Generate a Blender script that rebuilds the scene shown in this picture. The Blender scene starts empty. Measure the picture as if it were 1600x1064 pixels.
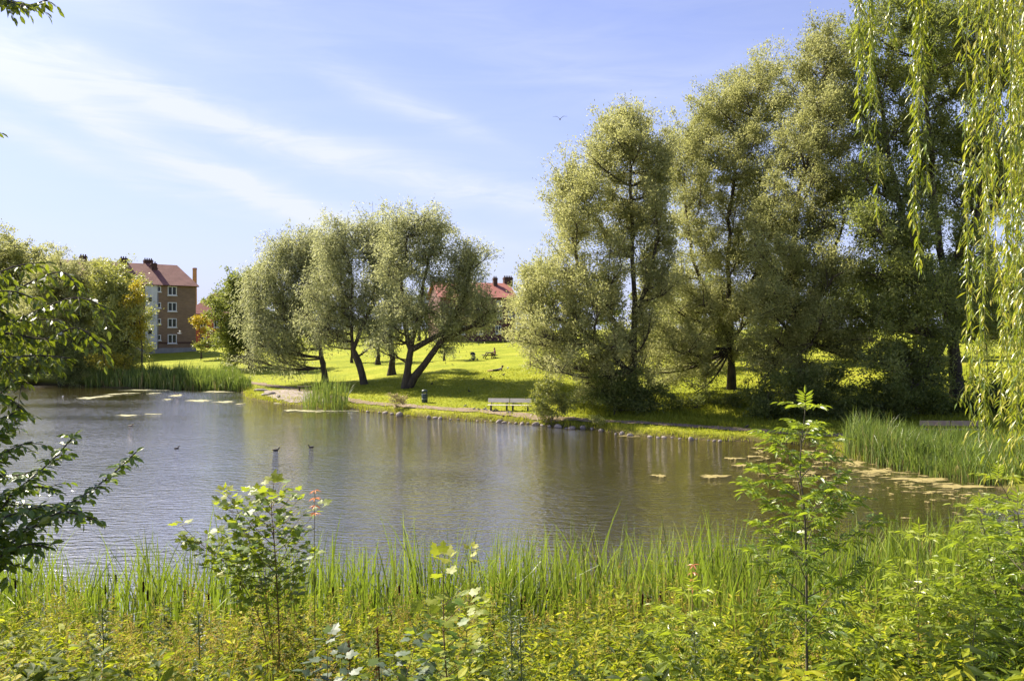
import bpy, bmesh, math, random
import numpy as np
from mathutils import Vector
random.seed(7); rng = np.random.default_rng(11)
C = bpy.context.scene.collection
F = 1256.0; CX = 800.0; HY = 515.0; H = 6.7
R = math.radians

def P(px, py, d):
    """a point at depth d (metres ahead) seen along photo pixel px, py"""
    return Vector(((px - CX) / F * d, d, H + (HY - py) / F * d))

# ------------------------------------------------------------------ materials
def newmat(name):
    m = bpy.data.materials.new(name); m.use_nodes = True
    nt = m.node_tree; nt.nodes.clear()
    out = nt.nodes.new('ShaderNodeOutputMaterial')
    return m, nt, out
def N(nt, t, **kw):
    n = nt.nodes.new(t)
    for k, v in kw.items():
        if k.startswith('i_'): n.inputs[k[2:].replace('_', ' ')].default_value = v
        else: setattr(n, k, v)
    return n
def L(nt, a, b): nt.links.new(a, b)
def ramp(nt, fac, stops):
    r = nt.nodes.new('ShaderNodeValToRGB'); e = r.color_ramp.elements
    while len(e) > 1: e.remove(e[-1])
    e[0].position = stops[0][0]; e[0].color = (*stops[0][1], 1)
    for p, c in stops[1:]:
        x = e.new(p); x.color = (*c, 1)
    L(nt, fac, r.inputs[0]); return r.outputs[0]
def noise(nt, scale, detail=4, rough=.55, coord=None, stretch=None):
    n = N(nt, 'ShaderNodeTexNoise'); n.inputs['Scale'].default_value = scale
    n.inputs['Detail'].default_value = detail; n.inputs['Roughness'].default_value = rough
    if coord is None: coord = N(nt, 'ShaderNodeNewGeometry').outputs['Position']
    if stretch:
        mp = N(nt, 'ShaderNodeMapping'); mp.inputs['Scale'].default_value = stretch
        L(nt, coord, mp.inputs[0]); coord = mp.outputs[0]
    L(nt, coord, n.inputs['Vector']); return n.outputs[0]
def bump(nt, h, strength, dist):
    b = N(nt, 'ShaderNodeBump'); b.inputs['Strength'].default_value = strength
    b.inputs['Distance'].default_value = dist; L(nt, h, b.inputs['Height']); return b.outputs[0]

def leafmat(name, stops, trans=(.35, .42, .03), tf=.4, rough=.45, spec=.4, tm=.55):
    m, nt, out = newmat(name)
    a = N(nt, 'ShaderNodeAttribute'); a.attribute_name = 'v'
    col = ramp(nt, a.outputs['Fac'], stops)
    p = N(nt, 'ShaderNodeBsdfPrincipled'); L(nt, col, p.inputs['Base Color'])
    p.inputs['Roughness'].default_value = rough; p.inputs['Specular IOR Level'].default_value = spec
    t = N(nt, 'ShaderNodeBsdfTranslucent')
    mx = N(nt, 'ShaderNodeMixRGB', blend_type='MIX'); mx.inputs[0].default_value = tm
    L(nt, col, mx.inputs[1]); mx.inputs[2].default_value = (*trans, 1); L(nt, mx.outputs[0], t.inputs[0])
    s = N(nt, 'ShaderNodeMixShader'); s.inputs[0].default_value = tf
    L(nt, p.outputs[0], s.inputs[1]); L(nt, t.outputs[0], s.inputs[2]); L(nt, s.outputs[0], out.inputs[0])
    return m
def simple(name, c1, c2=None, scale=3, rough=.7, spec=.3, bmp=0, bscale=20, stretch=None, detail=5, metal=0):
    m, nt, out = newmat(name)
    p = N(nt, 'ShaderNodeBsdfPrincipled'); p.inputs['Roughness'].default_value = rough
    p.inputs['Specular IOR Level'].default_value = spec; p.inputs['Metallic'].default_value = metal
    co = N(nt, 'ShaderNodeTexCoord').outputs['Object']
    if c2 is None: c2 = tuple(x * .8 for x in c1)
    L(nt, ramp(nt, noise(nt, scale, detail, .6, co, stretch), [(.35, c1), (.65, c2)]), p.inputs['Base Color'])
    if bmp: L(nt, bump(nt, noise(nt, bscale, 5, .6, co, stretch), 1, bmp), p.inputs['Normal'])
    L(nt, p.outputs[0], out.inputs[0]); return m

M = {}
BARK = simple('bark', (.045, .036, .028), (.1, .085, .065), 6, .9, .15, .03, 14, (1, 1, .25))
BARK2 = simple('young_bark', (.1, .09, .06), (.16, .14, .1), 20, .8, .2)
STEMG = simple('green_stem', (.12, .16, .04), (.2, .2, .07), 8, .6, .3)
RSTEM = simple('brown_stem', (.12, .07, .035), (.2, .12, .06), 8, .7, .2)

# ------------------------------------------------------------------ mesh accumulation
class Acc:
    def __init__(s): s.v = []; s.lt = []; s.li = []; s.a = []; s.m = []; s.n = 0; s.sm = []
    def add(s, verts, faces, attr=None, mat=0, smooth=False):
        """verts (k,3); faces list of index lists"""
        verts = np.asarray(verts, dtype=np.float32).reshape(-1, 3)
        s.v.append(verts); s.lt.append(np.array([len(f) for f in faces], dtype=np.int32))
        s.li.append(np.array([i for f in faces for i in f], dtype=np.int32) + s.n)
        s.a.append(np.full(len(verts), .5 if attr is None else attr, dtype=np.float32) if np.isscalar(attr) or attr is None else np.asarray(attr, dtype=np.float32))
        s.m.append(np.full(len(faces), mat, dtype=np.int32)); s.sm.append(np.full(len(faces), smooth, dtype=bool)); s.n += len(verts)
    def inst(s, verts, faces, attr, mat=0, smooth=False):
        """verts (n,k,3): n copies of one template"""
        n, k, _ = verts.shape
        if n == 0: return
        s.v.append(verts.reshape(-1, 3).astype(np.float32))
        lt = np.array([len(f) for f in faces], dtype=np.int32); li = np.array([i for f in faces for i in f], dtype=np.int32)
        s.lt.append(np.tile(lt, n)); s.li.append((li[None] + (np.arange(n, dtype=np.int32) * k)[:, None] + s.n).ravel())
        s.a.append(np.repeat(np.asarray(attr, dtype=np.float32), k)); s.m.append(np.full(n * len(faces), mat, dtype=np.int32))
        s.sm.append(np.full(n * len(faces), smooth, dtype=bool)); s.n += n * k
    def build(s, name, mats, parent=None):
        me = bpy.data.meshes.new(name)
        if s.n:
            v = np.concatenate(s.v); lt = np.concatenate(s.lt); li = np.concatenate(s.li)
            me.vertices.add(len(v)); me.vertices.foreach_set('co', v.ravel())
            me.loops.add(len(li)); me.loops.foreach_set('vertex_index', li)
            me.polygons.add(len(lt)); ls = np.zeros(len(lt), dtype=np.int32); ls[1:] = np.cumsum(lt)[:-1]
            me.polygons.foreach_set('loop_start', ls); me.polygons.foreach_set('loop_total', lt)
            me.polygons.foreach_set('material_index', np.concatenate(s.m))
            me.polygons.foreach_set('use_smooth', np.concatenate(s.sm))
            at = me.attributes.new('v', 'FLOAT', 'POINT'); at.data.foreach_set('value', np.clip(np.concatenate(s.a), 0, 1))
            me.update(calc_edges=True)
        for m in (mats if isinstance(mats, (list, tuple)) else [mats]): me.materials.append(m)
        o = bpy.data.objects.new(name, me); C.objects.link(o)
        if parent: o.parent = parent; o.location = -Vector(parent.location)
        return o
    def tube(s, pts, rad, n=6, mat=0, attr=.5, smooth=True, cap=False):
        pts = np.asarray([tuple(p) for p in pts], dtype=float); k = len(pts)
        rad = np.asarray(rad, dtype=float) * np.ones(k)
        t = np.gradient(pts, axis=0); t /= np.linalg.norm(t, axis=1)[:, None] + 1e-9
        ref = np.array([0, 0, 1.]) if abs(t[0][2]) < .9 else np.array([1., 0, 0])
        a = np.cross(t, ref); a /= np.linalg.norm(a, axis=1)[:, None] + 1e-9; b = np.cross(t, a)
        an = np.arange(n) / n * 2 * math.pi
        ring = pts[:, None] + rad[:, None, None] * (a[:, None] * np.cos(an)[None, :, None] + b[:, None] * np.sin(an)[None, :, None])
        faces = [[i * n + j, i * n + (j + 1) % n, (i + 1) * n + (j + 1) % n, (i + 1) * n + j] for i in range(k - 1) for j in range(n)]
        if cap: faces += [list(range(n))[::-1], [(k - 1) * n + j for j in range(n)]]
        s.add(ring.reshape(-1, 3), faces, attr, mat, smooth)
    def box(s, c, size, mat=0, rz=0, rx=0, ax=None, bev=0):
        """box centred at c; ax = (u, v, w) unit axes"""
        if ax is None:
            cz, sz = math.cos(rz), math.sin(rz); cx, sx = math.cos(rx), math.sin(rx)
            u = np.array([cz, sz, 0]); v = np.array([-sz * cx, cz * cx, sx]); w = np.array([sz * sx, -cz * sx, cx])
        else: u, v, w = [np.array(tuple(q), dtype=float) for q in ax]
        h = np.array(size) / 2
        if bev:
            k = [(x * (h[0] - (bev if q != 0 else 0)), y * (h[1] - (bev if q != 1 else 0)), z * (h[2] - (bev if q != 2 else 0))) for x in (-1, 1) for y in (-1, 1) for z in (-1, 1) for q in (0, 1, 2)]
            bm = bmesh.new(); [bm.verts.new(q) for q in k]; bmesh.ops.convex_hull(bm, input=bm.verts[:]); bm.verts.index_update()
            vs = np.array([q.co[:] for q in bm.verts]); fs = [[q.index for q in f.verts] for f in bm.faces]; bm.free()
        else:
            vs = np.array([(x * h[0], y * h[1], z * h[2]) for x in (-1, 1) for y in (-1, 1) for z in (-1, 1)])
            fs = [[0, 1, 3, 2], [4, 6, 7, 5], [0, 4, 5, 1], [2, 3, 7, 6], [0, 2, 6, 4], [1, 5, 7, 3]]
        s.add(np.array(tuple(c)) + vs[:, :1] * u + vs[:, 1:2] * v + vs[:, 2:3] * w, fs, .5, mat)
    def lathe(s, c, prof, n=16, mat=0, smooth=True, ax=None):
        k = len(prof); an = np.arange(n) / n * 2 * math.pi
        v = np.array([(r * math.cos(q), r * math.sin(q), z) for r, z in prof for q in an])
        if ax is not None: v = v[:, :1] * np.array(tuple(ax[0])) + v[:, 1:2] * np.array(tuple(ax[1])) + v[:, 2:3] * np.array(tuple(ax[2]))
        f = [[i * n + j, i * n + (j + 1) % n, (i + 1) * n + (j + 1) % n, (i + 1) * n + j] for i in range(k - 1) for j in range(n)]
        f += [list(range(n))[::-1], [(k - 1) * n + j for j in range(n)]]
        s.add(v + np.array(tuple(c)), f, .5, mat, smooth)

def tag(o, label, cat, group=None, kind=None):
    if label: o['label'] = label
    if cat: o['category'] = cat
    if group: o['group'] = group
    if kind: o['kind'] = kind
    return o
def empty(name, loc, label, cat, group=None):
    o = bpy.data.objects.new(name, None); o.location = loc; o.empty_display_size = .3; C.objects.link(o)
    return tag(o, label, cat, group)
def struct(o): o['kind'] = 'structure'; return o
def centre(o):
    """move a top-level mesh object's origin to the base of its mesh"""
    me = o.data; n = len(me.vertices); co = np.empty(n * 3, dtype=np.float32); me.vertices.foreach_get('co', co); co = co.reshape(-1, 3)
    c = (co.min(0) + co.max(0)) / 2; c[2] = co[:, 2].min(); me.vertices.foreach_set('co', (co - c).ravel()); me.update()
    o.location = [float(q) for q in c]; return o

# ------------------------------------------------------------------ shore and terrain
SH = [(60, 600), (180, 606), (300, 609), (368, 611), (380, 614), (384, 621), (410, 627), (440, 631), (475, 636), (500, 641), (545, 641), (600, 646), (640, 651), (700, 655), (780, 660),
      (835, 664), (870, 668), (930, 672), (990, 682), (1060, 685), (1130, 690), (1180, 690), (1240, 694), (1300, 700), (1320, 716), (1400, 731), (1480, 746), (1540, 758), (1590, 775)]
shore = [(-62, 92), (-60, 70), (-49, 45), (-38, 28)]
_p = []
for px, py in SH:
    d = H * F / (py - HY); _p.append(((px - CX) / F * d, d))
shore = [(-38, 28), (-49, 45), (-60, 70), (-63, 92)] + _p + [(19, 29), (16.5, 25), (13, 21.8), (6, 20), (0, 18.8), (-10, 18.2), (-20, 17.8), (-30, 20)]
SHP = np.array(shore)
def sdf(x, y):
    """signed distance to the pond outline, negative over water"""
    x = np.asarray(x, dtype=float); y = np.asarray(y, dtype=float)
    best = np.full(x.shape, 1e9); ins = np.zeros(x.shape, bool)
    for i in range(len(SHP)):
        a = SHP[i]; b = SHP[(i + 1) % len(SHP)]; e = b - a
        wx = x - a[0]; wy = y - a[1]; t = np.clip((wx * e[0] + wy * e[1]) / (e @ e), 0, 1)
        best = np.minimum(best, (wx - t * e[0]) ** 2 + (wy - t * e[1]) ** 2)
        c = ((a[1] > y) != (b[1] > y)) & (x < (b[0] - a[0]) * (y - a[1]) / ((b[1] - a[1]) or 1e-9) + a[0]); ins ^= c
    d = np.sqrt(best); return np.where(ins, -d, d)
def sstep(a, b, x):
    t = np.clip((x - a) / (b - a), 0, 1); return t * t * (3 - 2 * t)
def gz(x, y):
    x = np.asarray(x, dtype=float); y = np.asarray(y, dtype=float); s = sdf(x, y); q = x / np.maximum(y, 5.)
    zc = np.interp(s, [0, 1, 6, 20, 32, 60, 90, 400], [0, .1, .45, 2.1, 3.0, 4.0, 4.5, 4.8]); zl = np.interp(s, [0, 1, 25, 40, 52, 100, 400], [0, .05, .95, 1.8, 2.4, 2.6, 2.8]); zr = np.interp(s, [0, 1, 9, 20, 40, 90, 400], [0, .05, .2, 1.3, 3.4, 5.0, 5.2])
    wl = 1 - sstep(-.36, -.05, q); wr = sstep(.02, .22, q)
    z = zc * (1 - wl) * (1 - wr) + zl * wl + zr * wr + .33 * sstep(0, 1.1, s)
    zn = np.interp(s, [0, 1, 4, 10.5, 18.5, 60], [0, .12, .5, 2.1, 4.9, 6.]); wn = 1 - sstep(22, 34, y); z = z * (1 - wn) + zn * wn
    z = z + .06 * np.sin(x * .7 + 1) * np.cos(y * .45) * sstep(1.5, 8, s) + .12 * np.sin(x * .13) * np.cos(y * .09 + 2) * sstep(4, 25, s)
    return np.where(s < 0, np.maximum(-1.5, s * .45), z)
def gz1(x, y): return float(gz(np.array([x]), np.array([y]))[0])
_dd = np.concatenate([np.arange(3, 60, .1), np.arange(60, 400, .3)])
def G(px, py):
    """where the sight line through px, py meets the ground: a point on the terrain"""
    x = (px - CX) / F * _dd; zr = H + (HY - py) / F * _dd; zt = gz(x, _dd)
    h = np.nonzero(zr < np.maximum(zt, 0))[0]; i = h[0] if len(h) else len(_dd) - 1
    d = _dd[i]; return Vector((x[i], d, float(max(zt[i], 0))))
def W(px, py):
    d = H * F / (py - HY); return Vector(((px - CX) / F * d, d, 0))
def on(px, d):
    x = (px - CX) / F * d; return Vector((x, d, gz1(x, d)))

def grid(xs, ys, zf):
    X, Y = np.meshgrid(xs, ys); Z = zf(X, Y); nx = len(xs); ny = len(ys)
    v = np.stack([X, Y, Z], -1).reshape(-1, 3)
    i = np.arange((ny - 1) * (nx - 1)); r = i // (nx - 1); c = i % (nx - 1); a = r * nx + c
    f = np.stack([a, a + 1, a + nx + 1, a + nx], 1); return v, f
def build_terrain():
    xs = np.concatenate([[-3000, -1500, -700, -400, -250, -180, -140, -115], np.arange(-100, -72, 2.5), np.arange(-72, 45, .5), np.arange(45, 90, 2.5), [100, 130, 180, 260, 400, 700, 1500, 3000]])
    ys = np.concatenate([[-600, -200, -80, -40, -20, -12], np.arange(-8, 30, .35), np.arange(30, 105, .5), np.arange(105, 200, 2.5), [210, 240, 300, 400, 600, 1000, 1800, 3500]])
    v, f = grid(xs, ys, gz)
    me = bpy.data.meshes.new('ground'); me.from_pydata(v.tolist(), [], f.tolist()); me.polygons.foreach_set('use_smooth', [True] * len(f))
    m, nt, out = newmat('lawn'); p = N(nt, 'ShaderNodeBsdfPrincipled'); p.inputs['Roughness'].default_value = .9; p.inputs['Specular IOR Level'].default_value = .1
    a = ramp(nt, noise(nt, .22, 6, .65), [(.3, (.21, .25, .018)), (.5, (.31, .34, .024)), (.7, (.41, .4, .045))])
    b = ramp(nt, noise(nt, 5, 5, .7), [(.3, (.48, .56, .42)), (.7, (1.2, 1.15, 1.15))])
    mx = N(nt, 'ShaderNodeMixRGB', blend_type='MULTIPLY'); mx.inputs[0].default_value = 1; L(nt, a, mx.inputs[1]); L(nt, b, mx.inputs[2])
    # bare earth close to the waterline and under the near slope (a soil mask stored on the mesh)
    at = N(nt, 'ShaderNodeAttribute'); at.attribute_name = 'soil'
    sc = ramp(nt, noise(nt, 9, 5, .7), [(.3, (.05, .04, .02)), (.7, (.13, .1, .05))])
    m2 = N(nt, 'ShaderNodeMixRGB'); L(nt, at.outputs['Fac'], m2.inputs[0]); L(nt, mx.outputs[0], m2.inputs[1]); L(nt, sc, m2.inputs[2])
    L(nt, m2.outputs[0], p.inputs['Base Color']); L(nt, bump(nt, noise(nt, 14, 4, .7), 1, .12), p.inputs['Normal']); L(nt, p.outputs[0], out.inputs[0])
    me.materials.append(m); s = sdf(v[:, 0], v[:, 1]); soil = np.clip(1 - sstep(.3, 1.0, s), 0, 1); soil = np.maximum(soil, (1 - sstep(20, 26, v[:, 1])) * .85)
    at = me.attributes.new('soil', 'FLOAT', 'POINT'); at.data.foreach_set('value', soil.astype(np.float32))
    o = bpy.data.objects.new('ground', me); C.objects.link(o); struct(o)
build_terrain()

def build_water():
    a = Acc(); k = 1.0; pts = [(-90, 10), (60, 10), (60, 110), (-90, 110)]
    a.add([(-64, 15, 0), (24, 15, 0), (24, 96, 0), (-66, 96, 0)], [[0, 1, 2, 3]])
    m, nt, out = newmat('pond_water'); p = N(nt, 'ShaderNodeBsdfDiffuse')
    L(nt, ramp(nt, noise(nt, .12, 3, .5), [(.35, (.03, .022, .004)), (.65, (.05, .036, .007))]), p.inputs['Color'])
    w1 = noise(nt, 3.0, 3, .55, stretch=(.5, 1.4, 1)); w2 = noise(nt, 9, 2, .5, stretch=(.75, 1.3, 1)); w3 = noise(nt, .45, 2, .5)
    # ripples are stronger in the gusty patches
    g = ramp(nt, noise(nt, .09, 4, .6, stretch=(.6, 1.3, 1)), [(.35, (.5,) * 3), (.65, (1,) * 3)])
    ad = N(nt, 'ShaderNodeMath', operation='MULTIPLY_ADD'); L(nt, w2, ad.inputs[0]); ad.inputs[1].default_value = .3; L(nt, w1, ad.inputs[2])
    mu = N(nt, 'ShaderNodeMath', operation='MULTIPLY'); L(nt, ad.outputs[0], mu.inputs[0]); L(nt, g, mu.inputs[1])
    nb_ = bump(nt, mu.outputs[0], 1, .085); gl = N(nt, 'ShaderNodeBsdfGlossy'); gl.inputs['Roughness'].default_value = .035; gl.inputs['Color'].default_value = (1, .97, .9, 1); L(nt, nb_, gl.inputs['Normal'])
    lw = N(nt, 'ShaderNodeLayerWeight'); L(nt, nb_, lw.inputs['Normal']); pw = N(nt, 'ShaderNodeMath', operation='POWER'); L(nt, lw.outputs['Facing'], pw.inputs[0]); pw.inputs[1].default_value = 1.35
    mx = N(nt, 'ShaderNodeMixShader'); L(nt, pw.outputs[0], mx.inputs[0]); L(nt, p.outputs[0], mx.inputs[1]); L(nt, gl.outputs[0], mx.inputs[2]); L(nt, mx.outputs[0], out.inputs[0])
    o = a.build('water', m); struct(o)
build_water()

def build_path(px_pts, width, name, mat, step=.6):
    pts = [G(*q) for q in px_pts]; line = []
    for a, b in zip(pts, pts[1:]):
        n = max(1, int((b - a).length / step))
        for i in range(n): line.append(a.lerp(b, i / n))
    for _ in range(6): line = [line[0]] + [(line[i - 1] + line[i] * 2 + line[i + 1]) / 4 for i in range(1, len(line) - 1)] + [line[-1]]
    rows = []; rr = random.Random(3)
    for i, q in enumerate(line):
        t = (line[min(i + 1, len(line) - 1)] - line[max(i - 1, 0)]); t.z = 0; t.normalize(); nrm = Vector((-t.y, t.x, 0))
        wl = width / 2 + rr.uniform(-.25, .2); wr = width / 2 + rr.uniform(-.25, .2)
        rows.append([q + nrm * (-wl + (wl + wr) * j / 6) for j in range(7)])
    v = np.array([[p.x, p.y, 0] for r in rows for p in r]); v[:, 2] = gz(v[:, 0], v[:, 1]) + .045
    f = [[i * 7 + j, (i + 1) * 7 + j, (i + 1) * 7 + j + 1, i * 7 + j + 1] for i in range(len(rows) - 1) for j in range(6)]
    a = Acc(); a.add(v, f, smooth=True); o = a.build(name, mat); struct(o)
GRAVEL = simple('gravel', (.17, .13, .09), (.26, .2, .15), 1.5, .95, .1, .02, 30)
build_path([(250, 583), (330, 592), (400, 599), (450, 606), (505, 618), (560, 629), (620, 634), (680, 638), (740, 642), (795, 647), (850, 652), (900, 656), (1000, 661), (1100, 667), (1200, 675), (1300, 680), (1400, 684), (1560, 690)], 1.35, 'path', GRAVEL)
DIRT = simple('shore_gravel', (.19, .16, .14), (.33, .28, .26), 1.2, .95, .1, .03, 12)
def patch(pts, name, mat, lift=.05):
    """an irregular flat area lying on the ground"""
    pts = [G(*q) for q in pts]; c = sum(pts, Vector()) / len(pts); a = Acc(); rr = random.Random(5); ring = []
    for p, q in zip(pts, pts[1:] + pts[:1]):
        for i in range(6): ring.append(p.lerp(q, i / 6) + Vector((rr.uniform(-.15, .15), rr.uniform(-.15, .15), 0)))
    v = []; n = len(ring)
    for k in range(8): v += [c + (q - c) * (k + 1) / 8 for q in ring]
    v = np.array([tuple(c)] + [tuple(q) for q in v]); v[:, 2] = np.maximum(gz(v[:, 0], v[:, 1]), .0) + lift
    f = [[0, 1 + i, 1 + (i + 1) % n] for i in range(n)] + [[1 + k * n + i, 1 + (k + 1) * n + i, 1 + (k + 1) * n + (i + 1) % n, 1 + k * n + (i + 1) % n] for k in range(7) for i in range(n)]
    a.add(v, f, smooth=True); struct(a.build(name, mat))
patch([(415, 611), (450, 609), (500, 616), (520, 628), (505, 636), (470, 631), (440, 627), (412, 621)], 'gravel_beach', DIRT)

# ------------------------------------------------------------------ leaves
T_QUAD = (np.array([(0, 0, 0), (.42, .5, .06), (1, 0, 0), (.42, -.5, .06)]), [[0, 1, 2], [0, 2, 3]])
T_Q1 = (np.array([(0, 0, 0), (.42, .5, 0), (1, 0, 0), (.42, -.5, 0)]), [[0, 1, 2, 3]])
T_LEAF = (np.array([(0, 0, 0), (.5, 0, -.03), (1, 0, -.14), (.22, .36, .07), (.62, .4, .03), (.22, -.36, .07), (.62, -.4, .03)]), [[0, 1, 3], [3, 1, 4], [4, 1, 2], [0, 5, 1], [5, 6, 1], [6, 2, 1]])
T_LONG = (np.array([(0, 0, 0), (.35, .5, .02), (.7, .38, -.04), (1, 0, -.16), (.7, -.38, -.04), (.35, -.5, .02), (.5, 0, -.03)]), [[0, 6, 1], [1, 6, 2], [2, 6, 3], [0, 5, 6], [5, 4, 6], [4, 3, 6]])
_mp = [(0, 0), (-.05, .2), (-.02, .42), (.14, .34), (.3, .56), (.48, .54), (.52, .36), (.58, .22), (.78, .3), (.84, .14), (1.05, 0)]
_mv = [(x, y, -.1 * x * x + .04 * abs(y)) for x, y in _mp] + [(x, -y, -.1 * x * x + .04 * abs(y)) for x, y in _mp[-2:0:-1]]
_mv.append((.35, 0, 0)); _k = len(_mv) - 1
T_MAPLE = (np.array(_mv), [[_k, i, (i + 1) % _k] for i in range(_k)])
def unit(a): return a / (np.linalg.norm(a, axis=-1, keepdims=True) + 1e-9)
def leaves(acc, Pt, D, Ln, Wd, v, T=T_QUAD, up=None, mat=0, upj=.5):
    """n leaves: base points, directions, lengths, widths, colour values"""
    Pt = np.asarray(Pt, dtype=float); n = len(Pt)
    if n == 0: return
    D = unit(np.asarray(D, dtype=float)); U = np.tile([0, 0, 1.], (n, 1)) if up is None else up
    U = U + rng.normal(0, upj, (n, 3)); S = unit(np.cross(D, U)); Nn = np.cross(S, D)
    tv = T[0]; Ln = np.ones(n) * Ln; Wd = np.ones(n) * Wd
    V = Pt[:, None] + D[:, None] * (tv[None, :, :1] * Ln[:, None, None]) + S[:, None] * (tv[None, :, 1:2] * Wd[:, None, None]) + Nn[:, None] * (tv[None, :, 2:3] * Ln[:, None, None])
    acc.inst(V, T[1], np.ones(n) * v, mat)

def bez(a, b, c, n):
    return [a * (1 - t) ** 2 + b * 2 * t * (1 - t) + c * t * t for t in [i / (n - 1) for i in range(n)]]

def tree(name, label, cat, base, trunks, lobes, lm, D, leaf=(.26, .1), dens=1.0, droop=.2, r0=.3, group=None, clump=.55, bark=None, nb=26, hang=0, vj=.12, dscale=.9, seed=1, forks=None, leafT=T_Q1, vb=0, up=.35, deep=0, grow=1.0, vert=1.0, flat=.62):
    """base: ground point; trunks: list of polylines (world points) from the ground up; lobes: (px, py, rx, ry, ddepth) ellipsoids of foliage"""
    global rng
    rng = np.random.default_rng(seed * 77 + 5); rr = random.Random(seed)
    root = empty(name, base, label, cat, group)
    tk = Acc(); cr = Acc()
    tips = []
    for tr in trunks:
        k = len(tr); pts = []
        for a, b in zip(tr, tr[1:]):
            for i in range(4): pts.append(a.lerp(b, i / 4) + Vector((rr.gauss(0, .05), rr.gauss(0, .05), 0)) * (1 if pts else 0))
        pts.append(tr[-1]); n = len(pts)
        rad = [r0 * (1 - .72 * i / (n - 1)) * (1.55 if i == 0 else 1.15 if i == 1 else 1) for i in range(n)]
        pts[0] = pts[0] - Vector((0, 0, .3)); tk.tube(pts, rad, 9); tips += [(p, r) for p, r in zip(pts[n // 4:], rad[n // 4:])]
    lobes = [(a, b - d * (vert - 1) * .3, c * grow, d * grow * vert, e) for a, b, c, d, e in lobes]
    if deep: lobes = lobes + [(a + rr.uniform(-14, 14), b + rr.uniform(-6, 22), c * 1.05, d * 1.05, e + rr.uniform(.6, 1) * deep) for a, b, c, d, e in lobes] + [(a + rr.uniform(-18, 18), b + rr.uniform(0, 26), c * .8, d * .8, e - rr.uniform(.5, 1) * deep * .7) for a, b, c, d, e in lobes if rr.random() < .55]
    for (px, py, rx, ry, dd) in lobes:
        d = D + dd; c = P(px, py, d); ax = rx * d / F; az = ry * d / F; ay = (ax + az) / 2 * dscale
        # limb from the trunk to the lobe's centre
        lo = [t for t in tips if t[0].z < c.z - .1 * az] or tips[:1]
        at, ar = min(lo, key=lambda t: (t[0] - c).length + .35 * abs(c.z - t[0].z - (t[0] - c).to_2d().length * .6))
        mid = at.lerp(c, .5) + Vector((0, 0, -.12 * (c - at).length)) + Vector((rr.gauss(0, .3), rr.gauss(0, .3), 0)); limb = bez(at, mid, c, 7); lr = min(ar * .7, .05 + .045 * (ax + az) / 2 + .01)
        tk.tube(limb, np.linspace(lr, lr * .35, 7), 6); cv = np.array(c[:])
        # limbs within the lobe then twigs
        cl = []; nbr = int(nb * (.5 + .5 * (ax * az) / 9) * (.7 if deep else 1))
        for i in range(nbr):
            th = rr.uniform(0, 2 * math.pi); ph = math.asin(rr.uniform(-.8, 1)); q = rr.choice((rr.uniform(.55, 1.0), rr.uniform(.8, 1.12), rr.uniform(1.0, 1.38)))
            e = Vector((math.cos(th) * math.cos(ph) * ax * q, math.sin(th) * math.cos(ph) * ay * q, math.sin(ph) * az * q + (.28 * az if flat > .9 else 0))) + c
            st = limb[rr.choice([3, 4, 5, 6])]; m = st.lerp(e, .5) + Vector((rr.gauss(0, .2), rr.gauss(0, .2), .12 * (e - st).length))
            tw = bez(st, m, e, 5); tk.tube(tw, np.linspace(lr * .3, .012, 5), 4)
            for k in range(rr.randint(4, 7)):
                t = rr.uniform(.35, 1.08); q0 = tw[min(4, int(t * 4))]; q1 = tw[min(4, int(t * 4) + 1)]
                cl.append((q0.lerp(q1, (t * 4) % 1) if t < 1 else e + (e - tw[3]) * .3)[:])
        cl = np.array(cl); nleaf = int(dens * 1400 * ax * az * (.75 if deep else 1) * (.0154 / (leaf[0] * leaf[1] * .55)) * .62)
        per = max(4, nleaf // len(cl)); n = per * len(cl)
        cs = rng.uniform(.35, 1.1, len(cl)) * clump * (.55 + .12 * (ax + az) / 2)
        g = rng.normal(0, 1, (n, 3)) * np.repeat(cs, per)[:, None] * np.array([1, 1, flat]); pt = np.repeat(cl, per, 0) + g
        rad = unit(pt - cv)
        if hang:
            fall = rng.exponential(hang, n) * rng.uniform(.3, 1, n); pt[:, 2] -= fall
            sid = np.repeat(np.arange(len(cl)) * 3, per) + rng.integers(0, 3, n)      # strands: leaves gather on a few lines
            offs = rng.normal(0, .5, (len(cl) * 3, 2)) * clump; pt[:, :2] = np.repeat(cl[:, :2], per, 0) + offs[sid] + rng.normal(0, .1, (n, 2)) + g[:, :2] * .25
        Dn = rad * .7 + rng.normal(0, .6, (n, 3)) + np.array([0, 0, up - droop * 1.6])
        vv = np.repeat(np.clip(rng.normal(.5, vj, len(cl)), 0, 1), per) + rng.normal(0, .13, n) + vb
        leaves(cr, pt, Dn, rng.uniform(.7, 1.25, n) * leaf[0], rng.uniform(.75, 1.2, n) * leaf[1], vv, leafT, upj=.9)
    tk.build('trunk', bark or BARK, root); cr.build('crown', lm, root)
    return root
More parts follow.
